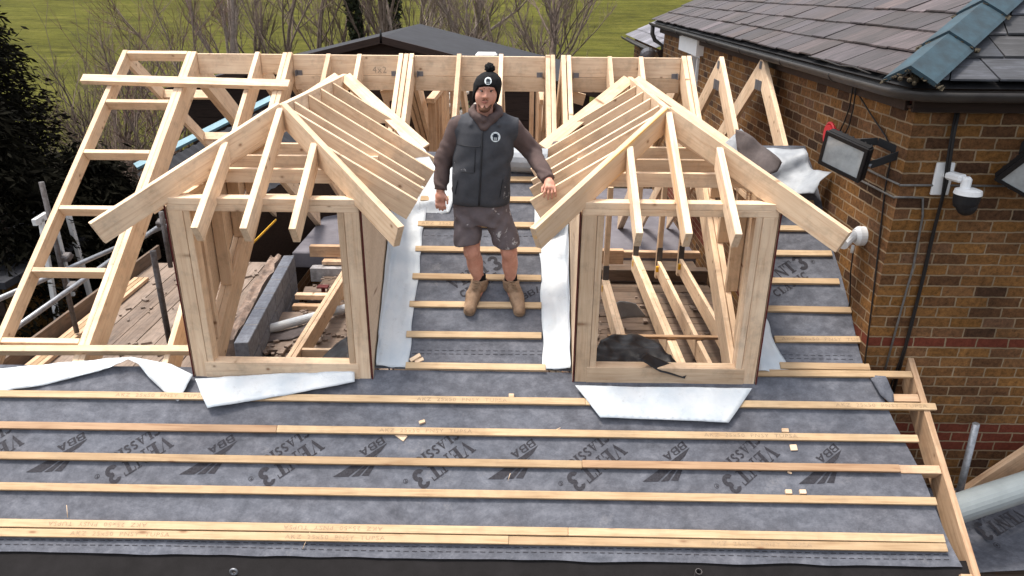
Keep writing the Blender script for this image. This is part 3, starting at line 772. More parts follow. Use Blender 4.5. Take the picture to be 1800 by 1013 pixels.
t = thing('pipe_stub', c, 'dark round pipe stub standing on the eaves tray', 'pipe stub')
hollow_tube('tube_wall', c+Vector((0, 0, -0.02)), c+Vector((0, -0.02, 0.045)), 0.022, M['galv_dark'], t)

# ------------------------------------------------------------------ white underlay flaps
def flap(label, px, disp=0.012, mat='membrane', lift=0.03, lifts=None, name='underlay_flap', res=0.04):
    pts = [onroof(a, b, (lifts[k] if lifts else lift)) for k, (a, b) in enumerate(px)]
    sd_ = rnd.random()*50
    o = sheet(name, pts, M[mat], None, 0.0025, res, lambda p: RN*(wob(p, 4.5, disp, sd_)+wob(p, 11, disp*0.45, sd_+4)+wob(p, 26, disp*0.22, sd_+9)+disp*0.2))
    return tag(o, label, 'underlay flap', 'turned back pieces of white backed underlay')
flap('long white underlay flap drooping below the gable ladder foot', [(-60, 655), (0, 648), (90, 640), (180, 632), (232, 629), (258, 632), (300, 640), (340, 660), (328, 684), (313, 706), (290, 690), (262, 664), (243, 640), (226, 633), (190, 648), (120, 667), (60, 680), (0, 690), (-60, 700)], 0.02, lifts=[.05]*5+[.09, .08, .05, .04, .035, .04, .06, .10, .10, .06, .04, .04, .04, .04])
flap('white underlay flap slanting under the sill of the left dormer', [(343, 666), (420, 662), (530, 655), (575, 649), (623, 642), (624, 672), (560, 685), (490, 697), (430, 707), (366, 719), (352, 690)], 0.016, lift=0.06)
flap('clean white trapezoid underlay flap below the right dormer sill', [(1011, 678), (1165, 681), (1322, 683), (1300, 716), (1296, 722), (1281, 743), (1168, 738), (1055, 734), (1035, 708)], 0.008, lift=0.062)
def flap3(label, pts, disp=0.015, mat='membrane', seed=1, axis=None, res=0.04, name='underlay_flap'):
    o = sheet(name, pts, M[mat], None, 0.0025, res, lambda p: (axis or RN)*(wob(p, 4, disp, seed)+wob(p, 10, disp*0.4, seed+4)))
    return tag(o, label, 'underlay flap', 'turned back pieces of white backed underlay')
# strip turned up against the right cheek of the left dormer
def side_strip(xw, s, rows, label, seed):
    # rows: (y, width on slope, rise up the cheek)
    V = []; Fc = []; n = 16
    for (y, w, h) in rows:
        for k in range(n):
            q = k/(n-1)
            if q < 0.35: dx = 0.012+0.02*q; dz = h*(1-q/0.35)
            else: dx = 0.02+w*(q-0.35)/0.65; dz = 0
            p = Vector((xw+s*dx, y, RZ(y)+0.02+dz)) + RN*(0.03*math.exp(-((q-0.4)*6)**2))
            p += RN*0.006*mnoise.noise(Vector((y*24, q*14, seed))) + RN*(0.022*abs(mnoise.noise(Vector((y*4+seed, q*3, seed)))) + 0.01*mnoise.noise(Vector((y*11, q*7, seed))))
            p += Vector((0.014*mnoise.noise(Vector((y*6, seed, q))), 0, 0))*s
            V.append(p+RN*0.008)
    for i in range(len(rows)-1):
        for k in range(n-1):
            a = i*n+k; Fc.append((a, a+1, a+n+1, a+n))
    o0 = V[0].copy()
    me = from_py([v-o0 for v in V], Fc, True); bm = bmesh.new(); bm.from_mesh(me)
    bmesh.ops.solidify(bm, geom=list(bm.faces), thickness=0.002)
    o = link('underlay_flap', mesh_of(bm), M['membrane'], None, Matrix.Translation(o0))
    return tag(o, label, 'underlay flap', 'turned back pieces of white backed underlay')
def rows(y0, y1, w0, w1, h0, h1, n=64, wv=0.009, sd=0):
    return [(y0+(y1-y0)*i/n, w0+(w1-w0)*i/n+wv*math.sin(i*0.24+sd), h0+(h1-h0)*i/n) for i in range(n+1)]
side_strip(-1.095, 1, rows(4.985, 6.35, 0.23, 0.25, 0.05, 0.35), 'tall white underlay strip beside the right cheek of the left dormer', 3)
side_strip(0.412, -1, rows(4.985, 6.2, 0.20, 0.23, 0.05, 0.30, sd=2), 'tall white underlay strip beside the left cheek of the right dormer', 8)
side_strip(1.80, 1, rows(4.985, 5.75, 0.24, 0.05, 0.03, 0.2, sd=1), 'narrow white underlay strip between right dormer and short battens', 14)
flap3('loose white underlay sheet lying left of the man behind the dormer rafters', [onroof(698, 232, .1), onroof(722, 242, .12), onroof(748, 262, .12), onroof(764, 292, .1), onroof(800, 296, .08), onroof(805, 330, .06), onroof(790, 372, .04), onroof(755, 380, .03), onroof(735, 384, .03), onroof(738, 340, .05), onroof(735, 300, .06), onroof(715, 262, .08)], 0.03, seed=3)
flap3('white underlay edge hanging behind the side rafters right of the man', [RP(0.12, 6.0, .05), RP(0.36, 6.05, .1), RP(0.38, 6.6, .15), RP(0.2, 6.7, .12), RP(0.13, 6.35, .08)], 0.04, seed=6)
flap3('dark upturned underlay corner behind the rafters right of the man', [RP(0.20, 6.72, .05), RP(0.34, 6.74, .06), RP(0.40, 6.88, .08), RP(0.30, 6.88, .06)], 0.015, mat='felt_brown', seed=7)
# crumpled underlay at the top right, by the brick wall
flap3('crumpled silver underlay end bunched against the brick wall', [atY(1262, 262, 6.75), atY(1300, 228, 6.9), atY(1345, 258, 6.8), atY(1412, 262, 6.6), atY(1420, 285, 6.5), atY(1432, 298, 6.4), atY(1458, 305, 6.25), atY(1436, 322, 6.2), atY(1428, 342, 6.15), atY(1395, 340, 6.3), atY(1330, 325, 6.5), atY(1290, 300, 6.6)], 0.10, mat='membrane_grey', seed=11, axis=Vector((0.2, -0.8, 0.5)).normalized())
flap3('brown underside fold of underlay lying over the crumpled silver end', [atY(1294, 226, 6.5), atY(1312, 232, 6.45), atY(1345, 258, 6.38), atY(1376, 285, 6.3), atY(1365, 303, 6.2), atY(1340, 312, 6.2), atY(1308, 292, 6.35), atY(1295, 262, 6.45)], 0.05, mat='felt_brown', seed=21, axis=Vector((0.1, -0.8, 0.5)).normalized())
flap3('dark curled underlay corner at the right verge beside the brick wall', [RP(2.66, 4.99, .02), RP(2.76, 4.96, .06), RP(2.80, 4.86, .05), RP(2.79, 4.78, .02), RP(2.70, 4.85, .035)], 0.03, mat='felt', seed=31, name='underlay_corner')
# roll of underlay behind the man
rl = thing('underlay_roll', (0.1, 6.95, RZ(6.95)+0.12), 'grey roll of underlay lying behind the man at hip height', 'underlay roll')
hollow_tube('roll', (-0.36, 6.64, RZ(6.64)+0.11), (0.24, 6.60, RZ(6.60)+0.12), 0.115, M['membrane_grey'], rl, wall=0.05)
M['pencil'] = plain('pencil', (0.3, 0.22, 0.17), 0.9, scale=90, c2=(0.5, 0.38, 0.28))
pencil('4x2', 655, 128, 0.09, rb2)
# small offcuts on the battens
def chip(px, py, size, ang, label, mat='pine', h=0.045):
    c = onroof(px, py, h)
    rot = Matrix.Rotation(R(35.6), 3, 'X') @ Matrix.Rotation(R(ang), 3, 'Z')
    o = box('wood_offcut', c, size, M[mat], None, rot); tag(o, label, 'offcut', 'small timber offcuts lying on the roof')
chip(730, 629, (0.09, 0.03, 0.02), 35, 'small wood offcut leaning across another by the left white strip', h=0.04)
chip(737, 634, (0.07, 0.03, 0.02), 25, 'small wood offcut lying under another by the left white strip', h=0.02)
chip(705, 766, (0.085, 0.05, 0.012), -35, 'square wood chip poking from under the stamped batten', h=0.02)
chip(742, 742, (0.045, 0.025, 0.02), 20, 'tiny block resting above the stamped batten left of centre', h=0.02)
chip(899, 696, (0.04, 0.03, 0.022), 0, 'tiny block behind the stamped batten below the middle underlay', h=0.02)
chip(1395, 787, (0.05, 0.045, 0.012), 3, 'pale square chip lying among the right printed letters', h=0.02)
chip(1386, 865, (0.045, 0.03, 0.022), 0, 'left one of two tiny blocks above the lower right batten', h=0.02)
chip(1411, 865, (0.045, 0.03, 0.022), 0, 'right one of two tiny blocks above the lower right batten', h=0.02)
chip(1380, 757, (0.05, 0.03, 0.02), 0, 'tiny block on the batten right of the white trapezoid flap', h=0.02)
chip(1388, 831, (0.03, 0.014, 0.012), -20, 'splinter of wood below the reddish right batten', h=0.02)
for k, (a, b, c, d) in enumerate(((545, 935, 532, 965), (117, 888, 119, 910), (985, 752, 972, 758), (897, 832, 893, 845))):
    o = tube('straw_sliver', [onroof(a, b, 0.05), onroof(c, d, 0.03)], 0.0022, M['pine'], None, 5)
    tag(o, ('thin pale sliver leaning on the lowest battens', 'upright pale sliver on the lower left underlay', 'short pale sliver on the stamped batten below the man', 'tiny pale sliver on the printed emblem at centre')[k], 'sliver', 'wood slivers on the underlay')

# ------------------------------------------------------------------ inside the open roof
G_FJ = 'pale floor joists inside the open roof'
def joist(xs, y0, y1, z, label):
    xm = sum(xs)/len(xs)
    t = thing('floor_joist', (xm, y0, z-0.1), label, 'joist', G_FJ)
    for x in xs: beam('timber', (x, y0, z), (x, y1, z), 0.045, 0.2, M['pine'], t)
    p = beam('hanger_post', (xm, y1+0.03, z-0.25), (xm, y1+0.03, z+1.15), 0.06, 0.09, M['pine'], t, upv=(0, 1, 0), anchor=0.5)
    box('strap', (xm, y1-0.022, z+0.06), (0.07, 0.012, 0.24), M['strap'], t, bev=0)
    if xm > 0: box('mark', (xm-0.03, y1-0.14, z-0.07), (0.05, 0.04, 0.07), M['yellow'], t, bev=0)
JZ = 2.92
joist([1.525, 1.572], 5.2, 9.3, JZ, 'doubled floor joist in the middle of the right dormer opening')
joist([1.825], 5.2, 9.1, JZ, 'single floor joist right of the doubled one in the right dormer opening')
joist([2.13], 5.2, 9.2, JZ, 'floor joist half hidden behind the right cheek of the right dormer')
joist([1.03, 1.077], 5.2, 8.4, JZ, 'doubled floor joist at the left edge of the right dormer opening')
joist([-2.20, -2.15], 5.2, 8.75, JZ, 'doubled floor joist crossing the left dormer opening')
o = beam('cross_noggin', (-3.0, 5.95, JZ-0.01), (-2.225, 5.95, JZ-0.01), 0.045, 0.15, M['pine'], None); tag(o, 'short cross timber left of the doubled joist in the left dormer', 'noggin')
o = beam('cross_noggin', (-2.125, 6.45, JZ-0.01), (-1.55, 6.45, JZ-0.01), 0.045, 0.15, M['pine'], None); tag(o, 'short cross timber right of the doubled joist in the left dormer', 'noggin')
o = beam('cross_noggin', (1.1, 5.9, JZ-0.01), (1.5, 5.9, JZ-0.01), 0.045, 0.2, M['pine'], None); tag(o, 'short cross timber behind the black sheet in the right dormer', 'noggin')
o = beam('loose_batten', (0.9, 6.75, JZ+0.04), (2.1, 6.75, JZ+0.04), 0.05, 0.03, M['batten_red'], None); tag(o, 'loose brown batten lying across the joists in the right dormer', 'batten')
# old ceiling boards under the joists
fl = thing('ceiling_boards', (0, 5.2, 2.4), 'dusty old boards forming the floor inside the open roof', 'boards')
y = 5.2; V = []
k = 0
while y < 10.6:
    w = rnd.uniform(0.17, 0.24)
    beam('board', (-2.75, y+w/2, 2.42+rnd.uniform(-0.012, 0.012)), (2.62, y+w/2, 2.42+rnd.uniform(-0.012, 0.012)), w-0.008, 0.03, M['old_board'], fl); y += w; k += 1
o = box('dusty_panel', (-2.15, 7.55, 2.58), (1.3, 1.0, 0.05), M['dust_board'], None, Matrix.Rotation(R(4), 3, 'Z')); tag(o, 'dusty pale panel lying on the boards in the left dormer opening', 'panel')
o = box('dusty_panel', (-1.95, 6.45, 2.56), (1.3, 1.0, 0.05), M['dust_board'], None, Matrix.Rotation(R(-3), 3, 'Z')); tag(o, 'dusty panel nearest the sill of the left dormer', 'panel')
# small rubble and chips scattered over the dusty boards: nobody could count them
r_ = random.Random(12); bm = bmesh.new()
for k in range(420):
    if k < 260: p = (r_.uniform(-2.7, -1.3), r_.uniform(6.2, 9.4), r_.uniform(2.60, 2.63))
    elif k < 340: p = (r_.uniform(0.8, 2.5), r_.uniform(6.0, 9.0), 2.45)
    else: p = (r_.uniform(-5.0, -3.3), r_.uniform(5.6, 9.9), 2.435)
    e = r_.uniform(0.01, 0.05); box_bm(bm, p, (e*r_.uniform(0.7, 2.6), e, e*0.5), Matrix.Rotation(r_.uniform(0, 3), 3, 'Z'))
o = link('rubble_chips', mesh_of(bm), M['dust_board'], None); tag(o, 'scattered wood chips and mortar crumbs on the dusty boards', 'rubble', kind='stuff')
# rolled underlay on the panel
rl = thing('underlay_roll', (-2.4, 7.0, 2.6), 'thin white roll of underlay on the boards in the left dormer', 'underlay roll')
hollow_tube('roll', atZ(440, 587, 2.68), atZ(640, 533, 2.70), 0.05, M['membrane'], rl, wall=0.02)
sheet('loose_end', [atZ(440, 595, 2.63), atZ(560, 565, 2.63), atZ(555, 578, 2.63), atZ(510, 596, 2.63), atZ(445, 602, 2.63)], M['felt_brown'], rl, 0.002, 0.08, lambda p: Vector((0, 0, wob(p, 6, 0.03))))
# block wall, outer brick wall
bw = thing('block_wall', (-2.85, 7.7, 2.6), 'grey block wall running back inside the left gable', 'block wall')
p0, p1 = Vector((-2.72, 6.45, 0)), Vector((-3.0, 9.0, 0)); dv = (p1-p0).normalized(); a = math.atan2(dv.y, dv.x)
L = (p1-p0).length; nb = 6
for k in range(nb):
    c = p0+dv*(L*(k+0.5)/nb)
    for j in range(3):
        box('block', (c.x, c.y, 2.86-0.225*j), (L/nb-0.012, 0.14, 0.21), M['block'], bw, Matrix.Rotation(a, 3, 'Z'), bev=0.006)
    box('mortar_joint', (c.x+dv.x*L/nb/2, c.y+dv.y*L/nb/2, 2.60), (0.014, 0.128, 0.72), M['mortar'], bw, Matrix.Rotation(a, 3, 'Z'), bev=0)
bm = bmesh.new(); bmesh.ops.create_cube(bm, size=1)
bmesh.ops.subdivide_edges(bm, edges=list(bm.edges), cuts=12, use_grid_fill=True)
for v in bm.verts:
    v.co = Vector((v.co.x*2.5, v.co.y*0.13, v.co.z*0.9)); v.co += Vector((0, 1, 1))*0.03*mnoise.noise(v.co*7) + Vector((0, 0, 0.05))*mnoise.noise(v.co*16)
c = Vector((-3.06, 7.85, 2.48))
o = link('rough_brick_wall', mesh_of(bm), M['rubble'], None, Matrix.Translation(c) @ Matrix.Rotation(a, 4, 'Z')); tag(o, 'rough topped brick wall left of the grey block wall', 'brick wall')
o = beam('spirit_level', atZ(437, 433, 3.05), atZ(485, 385, 3.05), 0.014, 0.03, M['yellow'], None); tag(o, 'thin orange level lying on the rough brick wall', 'spirit level')
# rear wall plates, lintel, flat roof behind
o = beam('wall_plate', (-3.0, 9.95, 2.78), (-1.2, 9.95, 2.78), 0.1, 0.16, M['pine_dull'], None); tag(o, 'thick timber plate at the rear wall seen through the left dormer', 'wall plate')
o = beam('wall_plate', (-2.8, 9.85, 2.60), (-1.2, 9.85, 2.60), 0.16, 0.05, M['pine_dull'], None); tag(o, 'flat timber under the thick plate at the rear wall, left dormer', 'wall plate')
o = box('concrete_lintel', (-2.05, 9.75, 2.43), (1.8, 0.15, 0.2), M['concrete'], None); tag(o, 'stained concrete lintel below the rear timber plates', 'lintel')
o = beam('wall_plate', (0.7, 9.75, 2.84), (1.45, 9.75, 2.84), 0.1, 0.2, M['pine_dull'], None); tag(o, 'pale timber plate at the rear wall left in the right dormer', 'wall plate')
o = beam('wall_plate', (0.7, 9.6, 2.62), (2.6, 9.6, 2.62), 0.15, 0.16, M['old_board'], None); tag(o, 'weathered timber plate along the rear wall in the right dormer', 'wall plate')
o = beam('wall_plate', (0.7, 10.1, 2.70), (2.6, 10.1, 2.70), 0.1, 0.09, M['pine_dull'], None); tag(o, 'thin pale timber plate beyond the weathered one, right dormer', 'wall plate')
for k, (x, y, s, an) in enumerate(((-2.62, 8.75, (0.3, 0.2, 0.12), 8), (-2.2, 8.9, (0.21, 0.1, 0.065), 40), (-2.15, 8.72, (0.24, 0.12, 0.06), -15), (-1.75, 8.95, (0.4, 0.12, 0.08), 5), (-1.6, 8.6, (0.22, 0.11, 0.065), 25), (-1.95, 7.75, (0.22, 0.09, 0.06), 60))):
    o = box('loose_brick', (x, y, 2.48+s[2]/2), s, M['rubble' if k % 2 else 'dust_board'], None, Matrix.Rotation(R(an), 3, 'Z'), bev=0.006)
    tag(o, ('wide dusty slab left in the rubble below the lintel', 'brick standing skewed beside the dusty slab', 'dusty offcut in front of the skewed brick', 'long brick against the rear wall below the lintel', 'brick at the right end of the rubble, left dormer', 'dusty block on the pale panel by the white roll')[k], 'brick', 'rubble inside the roof')
for k, (y, z) in enumerate(((8.25, 2.74), (8.1, 2.66))):
    o = beam('spare_timber', (-2.72, y, z), (-1.2, y, z), 0.09, 0.06, M['pine_dull'] if k else M['pine'], None); tag(o, ('pale spare timber lying across the boards behind the white roll', 'lower brown spare timber beneath the pale one, left dormer')[k], 'timber')
t = thing('jack_post', (-2.45, 8.5, 2.45), 'rusty red jack post among the rubble in the left dormer', 'jack post')
tube('shaft', [(-2.45, 8.5, 2.44), (-2.45, 8.5, 2.72)], 0.025, M['red_edge'], t); box('head', (-2.45, 8.5, 2.735), (0.14, 0.1, 0.02), M['red_edge'], t)
# black plastic sheets
o = sheet('plastic_sheet', [atY(1040, 660, 5.08), atY(1046, 620, 5.25), atY(1056, 598, 5.45), atY(1080, 590, 5.6), atY(1120, 587, 5.7), atY(1150, 597, 5.6), atY(1170, 620, 5.35), atY(1205, 650, 5.08), atY(1140, 668, 5.05)], M['plastic_sheet'], None, 0.002, 0.045, lambda p: Vector((0.2, -0.4, 0.9))*(wob(p, 6, 0.035, 3)+wob(p, 15, 0.018, 9)))
tag(o, 'crumpled black plastic sheet behind the sill of the right dormer', 'plastic sheet')
o = sheet('plastic_strip', [atY(1120, 632, 4.90), atY(1135, 622, 4.99), atY(1175, 640, 5.0), atY(1213, 648, 4.95), atY(1203, 667, 4.905), atY(1160, 655, 4.90)], M['plastic_sheet'], None, 0.002, 0.03, lambda p: Vector((0, -0.6, 0.8))*(wob(p, 8, 0.012, 3)+0.012))
tag(o, 'black plastic strip hanging over the right dormer sill', 'plastic strip')
o = sheet('plastic_sheet', [atY(560, 645, 5.7), atY(566, 630, 5.9), atY(590, 605, 6.1), atY(612, 588, 6.1), atY(616, 640, 5.6)], M['plastic_sheet'], None, 0.002, 0.06, lambda p: Vector((0, -0.3, 1))*(wob(p, 9, 0.03, 5)))
tag(o, 'black plastic sheet in the right corner of the left dormer', 'plastic sheet')
o = sheet('loose_sheet', [atZ(1064, 552, 2.6), atZ(1072, 536, 2.75), atZ(1090, 530, 2.8), atZ(1118, 534, 2.78), atZ(1136, 556, 2.6), atZ(1100, 561, 2.55), atZ(1078, 562, 2.55)], M['membrane_grey'], None, 0.002, 0.06, lambda p: Vector((0, -0.5, 0.8))*wob(p, 6, 0.03, 15))
tag(o, 'pale grey loose sheet slumped on the boards in the right dormer', 'loose sheet')
fr = thing('flat_roof', (0, 12, 2.2), 'grey felted flat roof behind the rear wall', 'flat roof')
box('deck', (-0.35, 12.55, 2.35), (6.2, 4.1, 0.26), M['grey_felt_flat'], fr, bev=0.02)
box('wall', (-0.35, 12.55, 1.1), (5.9, 3.8, 2.2), M['dark_brown'], fr)
# rear dormer (open frame on the far slope)
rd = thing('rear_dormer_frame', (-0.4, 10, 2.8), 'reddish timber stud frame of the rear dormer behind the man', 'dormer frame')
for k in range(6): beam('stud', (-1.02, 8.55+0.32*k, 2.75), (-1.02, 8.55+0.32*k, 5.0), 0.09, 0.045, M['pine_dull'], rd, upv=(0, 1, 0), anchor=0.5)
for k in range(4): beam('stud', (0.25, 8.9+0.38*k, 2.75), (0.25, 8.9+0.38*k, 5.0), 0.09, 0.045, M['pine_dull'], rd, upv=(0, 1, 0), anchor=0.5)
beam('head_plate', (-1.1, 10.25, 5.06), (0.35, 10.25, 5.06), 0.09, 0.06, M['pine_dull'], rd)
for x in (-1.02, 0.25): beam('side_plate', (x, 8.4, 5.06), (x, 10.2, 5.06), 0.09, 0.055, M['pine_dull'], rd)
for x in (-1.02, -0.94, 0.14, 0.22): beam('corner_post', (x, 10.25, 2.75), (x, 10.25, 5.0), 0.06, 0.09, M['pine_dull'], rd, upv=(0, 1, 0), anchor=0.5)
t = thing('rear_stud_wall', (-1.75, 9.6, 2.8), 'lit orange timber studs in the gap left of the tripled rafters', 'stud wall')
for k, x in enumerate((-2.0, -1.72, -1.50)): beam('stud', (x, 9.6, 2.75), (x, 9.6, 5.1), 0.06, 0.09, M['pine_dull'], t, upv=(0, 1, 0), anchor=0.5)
box('backing_board', (-1.75, 9.72, 3.9), (0.75, 0.02, 2.3), M['dark_brown'], t)

# ------------------------------------------------------------------ scaffold at the left gable
sc_g = 'steel scaffold tubes at the left gable'
def ledger(p, q, label, r=0.027, mat='galv'):
    o = tube('scaffold_tube', [p, q], r, M[mat], None, 12); return tag(o, label, 'scaffold tube', sc_g)
a = atX(0, 525, -5.0); b = atX(290, 398, -5.0); d = (b-a); ledger(a-d*0.3, b+d*0.05, 'upper horizontal scaffold tube running back past the left gable')
a = atX(34, 572, -4.75); b = atX(192, 460, -4.75); d = (b-a); ledger(a-d*0.6, b+d*0.9, 'lower horizontal scaffold tube running back past the left gable')
def standard(px, py, px2, py2, X, label, mat='galv_dark', r=0.027):
    a = atX(px, py, X); b = atX(px2, py2, X)
    return ledger((X, (a.y+b.y)/2, a.z), (X, (a.y+b.y)/2, b.z), label, r, mat)
standard(73, 320, 135, 585, -5.08, 'tall upright scaffold tube beside the white door frame')
standard(270, 440, 300, 620, -3.35, 'dark upright scaffold tube between the ladder and left dormer post')
standard(283, 372, 300, 470, -4.1, 'short dark upright scaffold tube with a coupler near the left dormer')
def coupler(c, label):
    t = thing('scaffold_coupler', c, label, 'coupler', 'scaffold couplers')
    box('clamp', c, (0.09, 0.1, 0.075), M['galv_dark'], t, Matrix.Rotation(R(20), 3, 'X'), bev=0.012)
    tube('bolt', [Vector(c)+Vector((0.03, -0.08, 0)), Vector(c)+Vector((0.03, 0.06, 0))], 0.012, M['galv_dark'], t, 8)
coupler(atX(118, 452, -5.02), 'rusty coupler joining the upper tube to the tall upright')
coupler(atX(128, 503, -4.8), 'rusty coupler joining the lower tube to the tall upright')
coupler(atX(283, 392, -4.15), 'coupler where the upper tube meets the short upright')
sb = thing('scaffold_deck', (-4.2, 7.5, 2.35), 'worn scaffold boards forming a walkway at the left gable', 'scaffold boards')
for k in range(8):
    x = -5.15+0.236*k
    beam('board', (x, 5.3+rnd.uniform(-.1, .1), 2.42), (x-0.12, 10.2+rnd.uniform(-.1, .1), 2.42), 0.226, 0.038, M['dust_board'], sb)
o = beam('toe_board', (-5.32, 5.6, 2.60), (-5.42, 10.4, 2.60), 0.038, 0.2, M['old_board'], None); tag(o, 'brown toe board on edge along the scaffold walkway', 'toe board')
for k in range(3):
    o = beam('spare_timber', (-5.18+0.07*k, 6.5-0.2*k, 2.475+0.0*k), (-5.28+0.07*k, 9.4, 2.475), 0.06, 0.045, M['pine_dull'] if k != 1 else M['batten'], None); tag(o, ('outermost spare batten beside the toe board on the walkway', 'middle spare batten on the scaffold walkway', 'innermost spare batten on the scaffold walkway')[k], 'timber', 'spare timbers on the scaffold walkway')
# garden shed with a white door frame below the scaffold
sh = thing('garden_shed', (-8.2, 10.5, 0), 'dark timber shed with yellow lit boards and white door frame below the scaffold', 'shed')
box('wall', (-8.6, 10.6, 1.2), (3.2, 3.0, 2.4), M['dark_brown'], sh)
V = []; Fc = []
bm = bmesh.new()
for k in range(13): box_bm(bm, (0, 0, 0.15+0.18*k), (0.03, 2.95, 0.165), Matrix.Rotation(R(5), 3, 'Y'))
link('side_cladding', mesh_of(bm), M['weather_board'], sh, Matrix.Translation((-6.985, 10.6, 0)))
box('roof', (-8.6, 10.6, 2.5), (3.6, 3.3, 0.1), M['roof_black'], sh)
df = thing('door_frame', (-6.4, 8.8, 0), 'white plastic door frame leaning below the gable ladder', 'door frame')
for (a, b, c, d, w) in ((72, 385, 105, 590, 0.06), (120, 378, 166, 548, 0.07), (104, 592, 168, 548, 0.07), (60, 392, 82, 378, 0.09), (98, 400, 128, 520, 0.05)):
    p, q = atX(a, b, -6.6), atX(c, d, -6.6); beam('bar', p, q, w, 0.06, M['white'], df, upv=(1, 0, 0), anchor=0.5)

# ------------------------------------------------------------------ brick house on the right
XW, YW = 2.66, 5.09
bh = thing('brick_house', (4.5, 8, 0), 'yellow and brown brick house with slate hip roof on the right', 'house')
def wall_quad(name, quads, parent, holes=None):
    V = []; Fc = []; UV = []
    for (p, ux, w, z0, z1) in quads:
        k = len(V); u0 = Vector(p).dot(Vector(ux))
        for (a, z) in ((0, z0), (w, z0), (w, z1), (0, z1)):
            V.append(Vector(p)+Vector(ux)*a+Vector((0, 0, z))); UV.append((a, z, 0))
        Fc.append((k, k+1, k+2, k+3))
    me = from_py(V, Fc)
    at = me.attributes.new('uvw', 'FLOAT_VECTOR', 'POINT')
    at.data.foreach_set('vector', [c for q in UV for c in q])
    return link(name, me, M['brick'], parent, Matrix.Identity(4))
# left face (towards the new roof) with a window opening, front face, reveals
wy0, wy1, wz0, wz1 = 11.55, 12.45, 4.25, 5.30
Zt = 5.62
wall_quad('wall', [
    ((XW, 14.6, 0), (0, -1, 0), 14.6-wy1, 0, Zt), ((XW, wy0, 0), (0, -1, 0), wy0-YW, 0, Zt),
    ((XW, wy1, 0), (0, -1, 0), wy1-wy0, 0, wz0), ((XW, wy1, 0), (0, -1, 0), wy1-wy0, wz1, Zt)], bh)
wall_quad('wall', [((XW, YW, 0), (1, 0, 0), 7.0, 0, Zt)], bh)
wall_quad('wall', [((9.6, 14.6, 0), (-1, 0, 0), 9.6-XW, 0, Zt)], bh)
wn = box('window', (XW+0.16, (wy0+wy1)/2, (wz0+wz1)/2), (0.02, wy1-wy0, wz1-wz0), M['black'], bh, bev=0)
for (dy, dz, sy, sz) in ((-0.42, 0, 0.07, 1.05), (0.42, 0, 0.07, 1.05), (0, -0.49, 0.8, 0.07), (0, 0.49, 0.8, 0.07), (0, 0, 0.05, 0.95)):
    box('frame_bar', (XW+0.10, (wy0+wy1)/2+dy, (wz0+wz1)/2+dz), (0.08, sy, sz), M['white'], wn)
for (yy, s) in ((wy0, 1), (wy1, -1)): box('reveal', (XW+0.09, yy-s*0.02, (wz0+wz1)/2), (0.17, 0.03, wz1-wz0), M['concrete'], wn, bev=0)
box('lintel', (XW-0.05, (wy0+wy1)/2, wz1+0.12), (0.12, 1.3, 0.23), M['white'], wn)
# slate roof: two slopes meeting on the hip; every slate a small tilted slab
TS = math.tan(R(24.5)); XE, YE, ZE = XW-0.16, YW-0.20, 5.66
def slates(xr, yr_, side):
    V = []; Fc = []; T = []
    cs = math.cos(R(24.5)); expo = 0.30*cs; n = 0
    r = random.Random(5+side)
    for row in range(0, 16):
        d = row*expo
        off = (row % 2)*0.16
        lo, hi = (YE, 15.0) if side == 0 else (XE, 9.8)
        a = lo-0.4+off
        while a < hi:
            w = 0.315
            q0, q1 = a+0.005, a+w-0.005
            d0, d1 = d, d+expo*1.75
            lim0 = d0 + lo     # the hip: along >= lo + d
            if q1 > lim0 + 0.02:
                b0 = max(q0, lo+d0); b0t = max(q0, lo+d1)
                if q1 > b0t or True:
                    b1t = max(q1, b0t+0.001)
                    j = r.uniform(-0.006, 0.006); lift = r.uniform(0.012, 0.024)
                    def P(al, dd, h):
                        z = ZE+TS*dd+h
                        return (XE+dd, al, z) if side == 0 else (al, YE+dd, z)
                    k = len(V)
                    pts = [(b0, d0+j, lift+0.012), (q1, d0+j, lift+0.012), (b1t, d1, 0.0), (b0t, d1, 0.0), (b0, d0+j, lift), (q1, d0+j, lift), (b1t, d1, -0.012), (b0t, d1, -0.012)]
                    V += [P(*p) for p in pts]
                    fs = [(0, 1, 2, 3), (7, 6, 5, 4), (0, 4, 5, 1), (1, 5, 6, 2), (2, 6, 7, 3), (3, 7, 4, 0)]
                    if side == 0: fs = [f[::-1] for f in fs]
                    Fc += [tuple(k+i for i in f) for f in fs]
                    g = r.uniform(0.6, 1.35); tn = r.random()
                    base = (0.040, 0.0325, 0.0335) if side == 0 else (0.032, 0.037, 0.044)
                    c = (base[0]*g*(1+0.15*tn), base[1]*g, base[2]*g*(1.1-0.2*tn))
                    if r.random() < 0.06: c = tuple(x*1.6 for x in c)
                    T += [(*c, 1)]*8
            a += w
    me = from_py(V, Fc)
    ca = me.color_attributes.new('tone', 'FLOAT_COLOR', 'POINT')
    n = min(len(ca.data), len(T)); ca.data.foreach_set('color', [x for c in T[:n] for x in c])
    return me
rf = link('roof', slates(0, 0, 0), M['slate'], bh)
rf2 = link('roof', slates(0, 0, 1), M['slate'], bh)
# boarding under the slates
dmax = 4.7
V = [(XE, YE, ZE-0.03), (XE, 15, ZE-0.03), (XE+dmax, 15, ZE-0.03+TS*dmax), (XE+dmax, YE+dmax, ZE-0.03+TS*dmax), (9.8, YE, ZE-0.03), (9.8, YE+dmax, ZE-0.03+TS*dmax)]
link('roof_deck', from_py(V, [(0, 3, 2, 1), (0, 4, 5, 3)]), M['black'], bh)
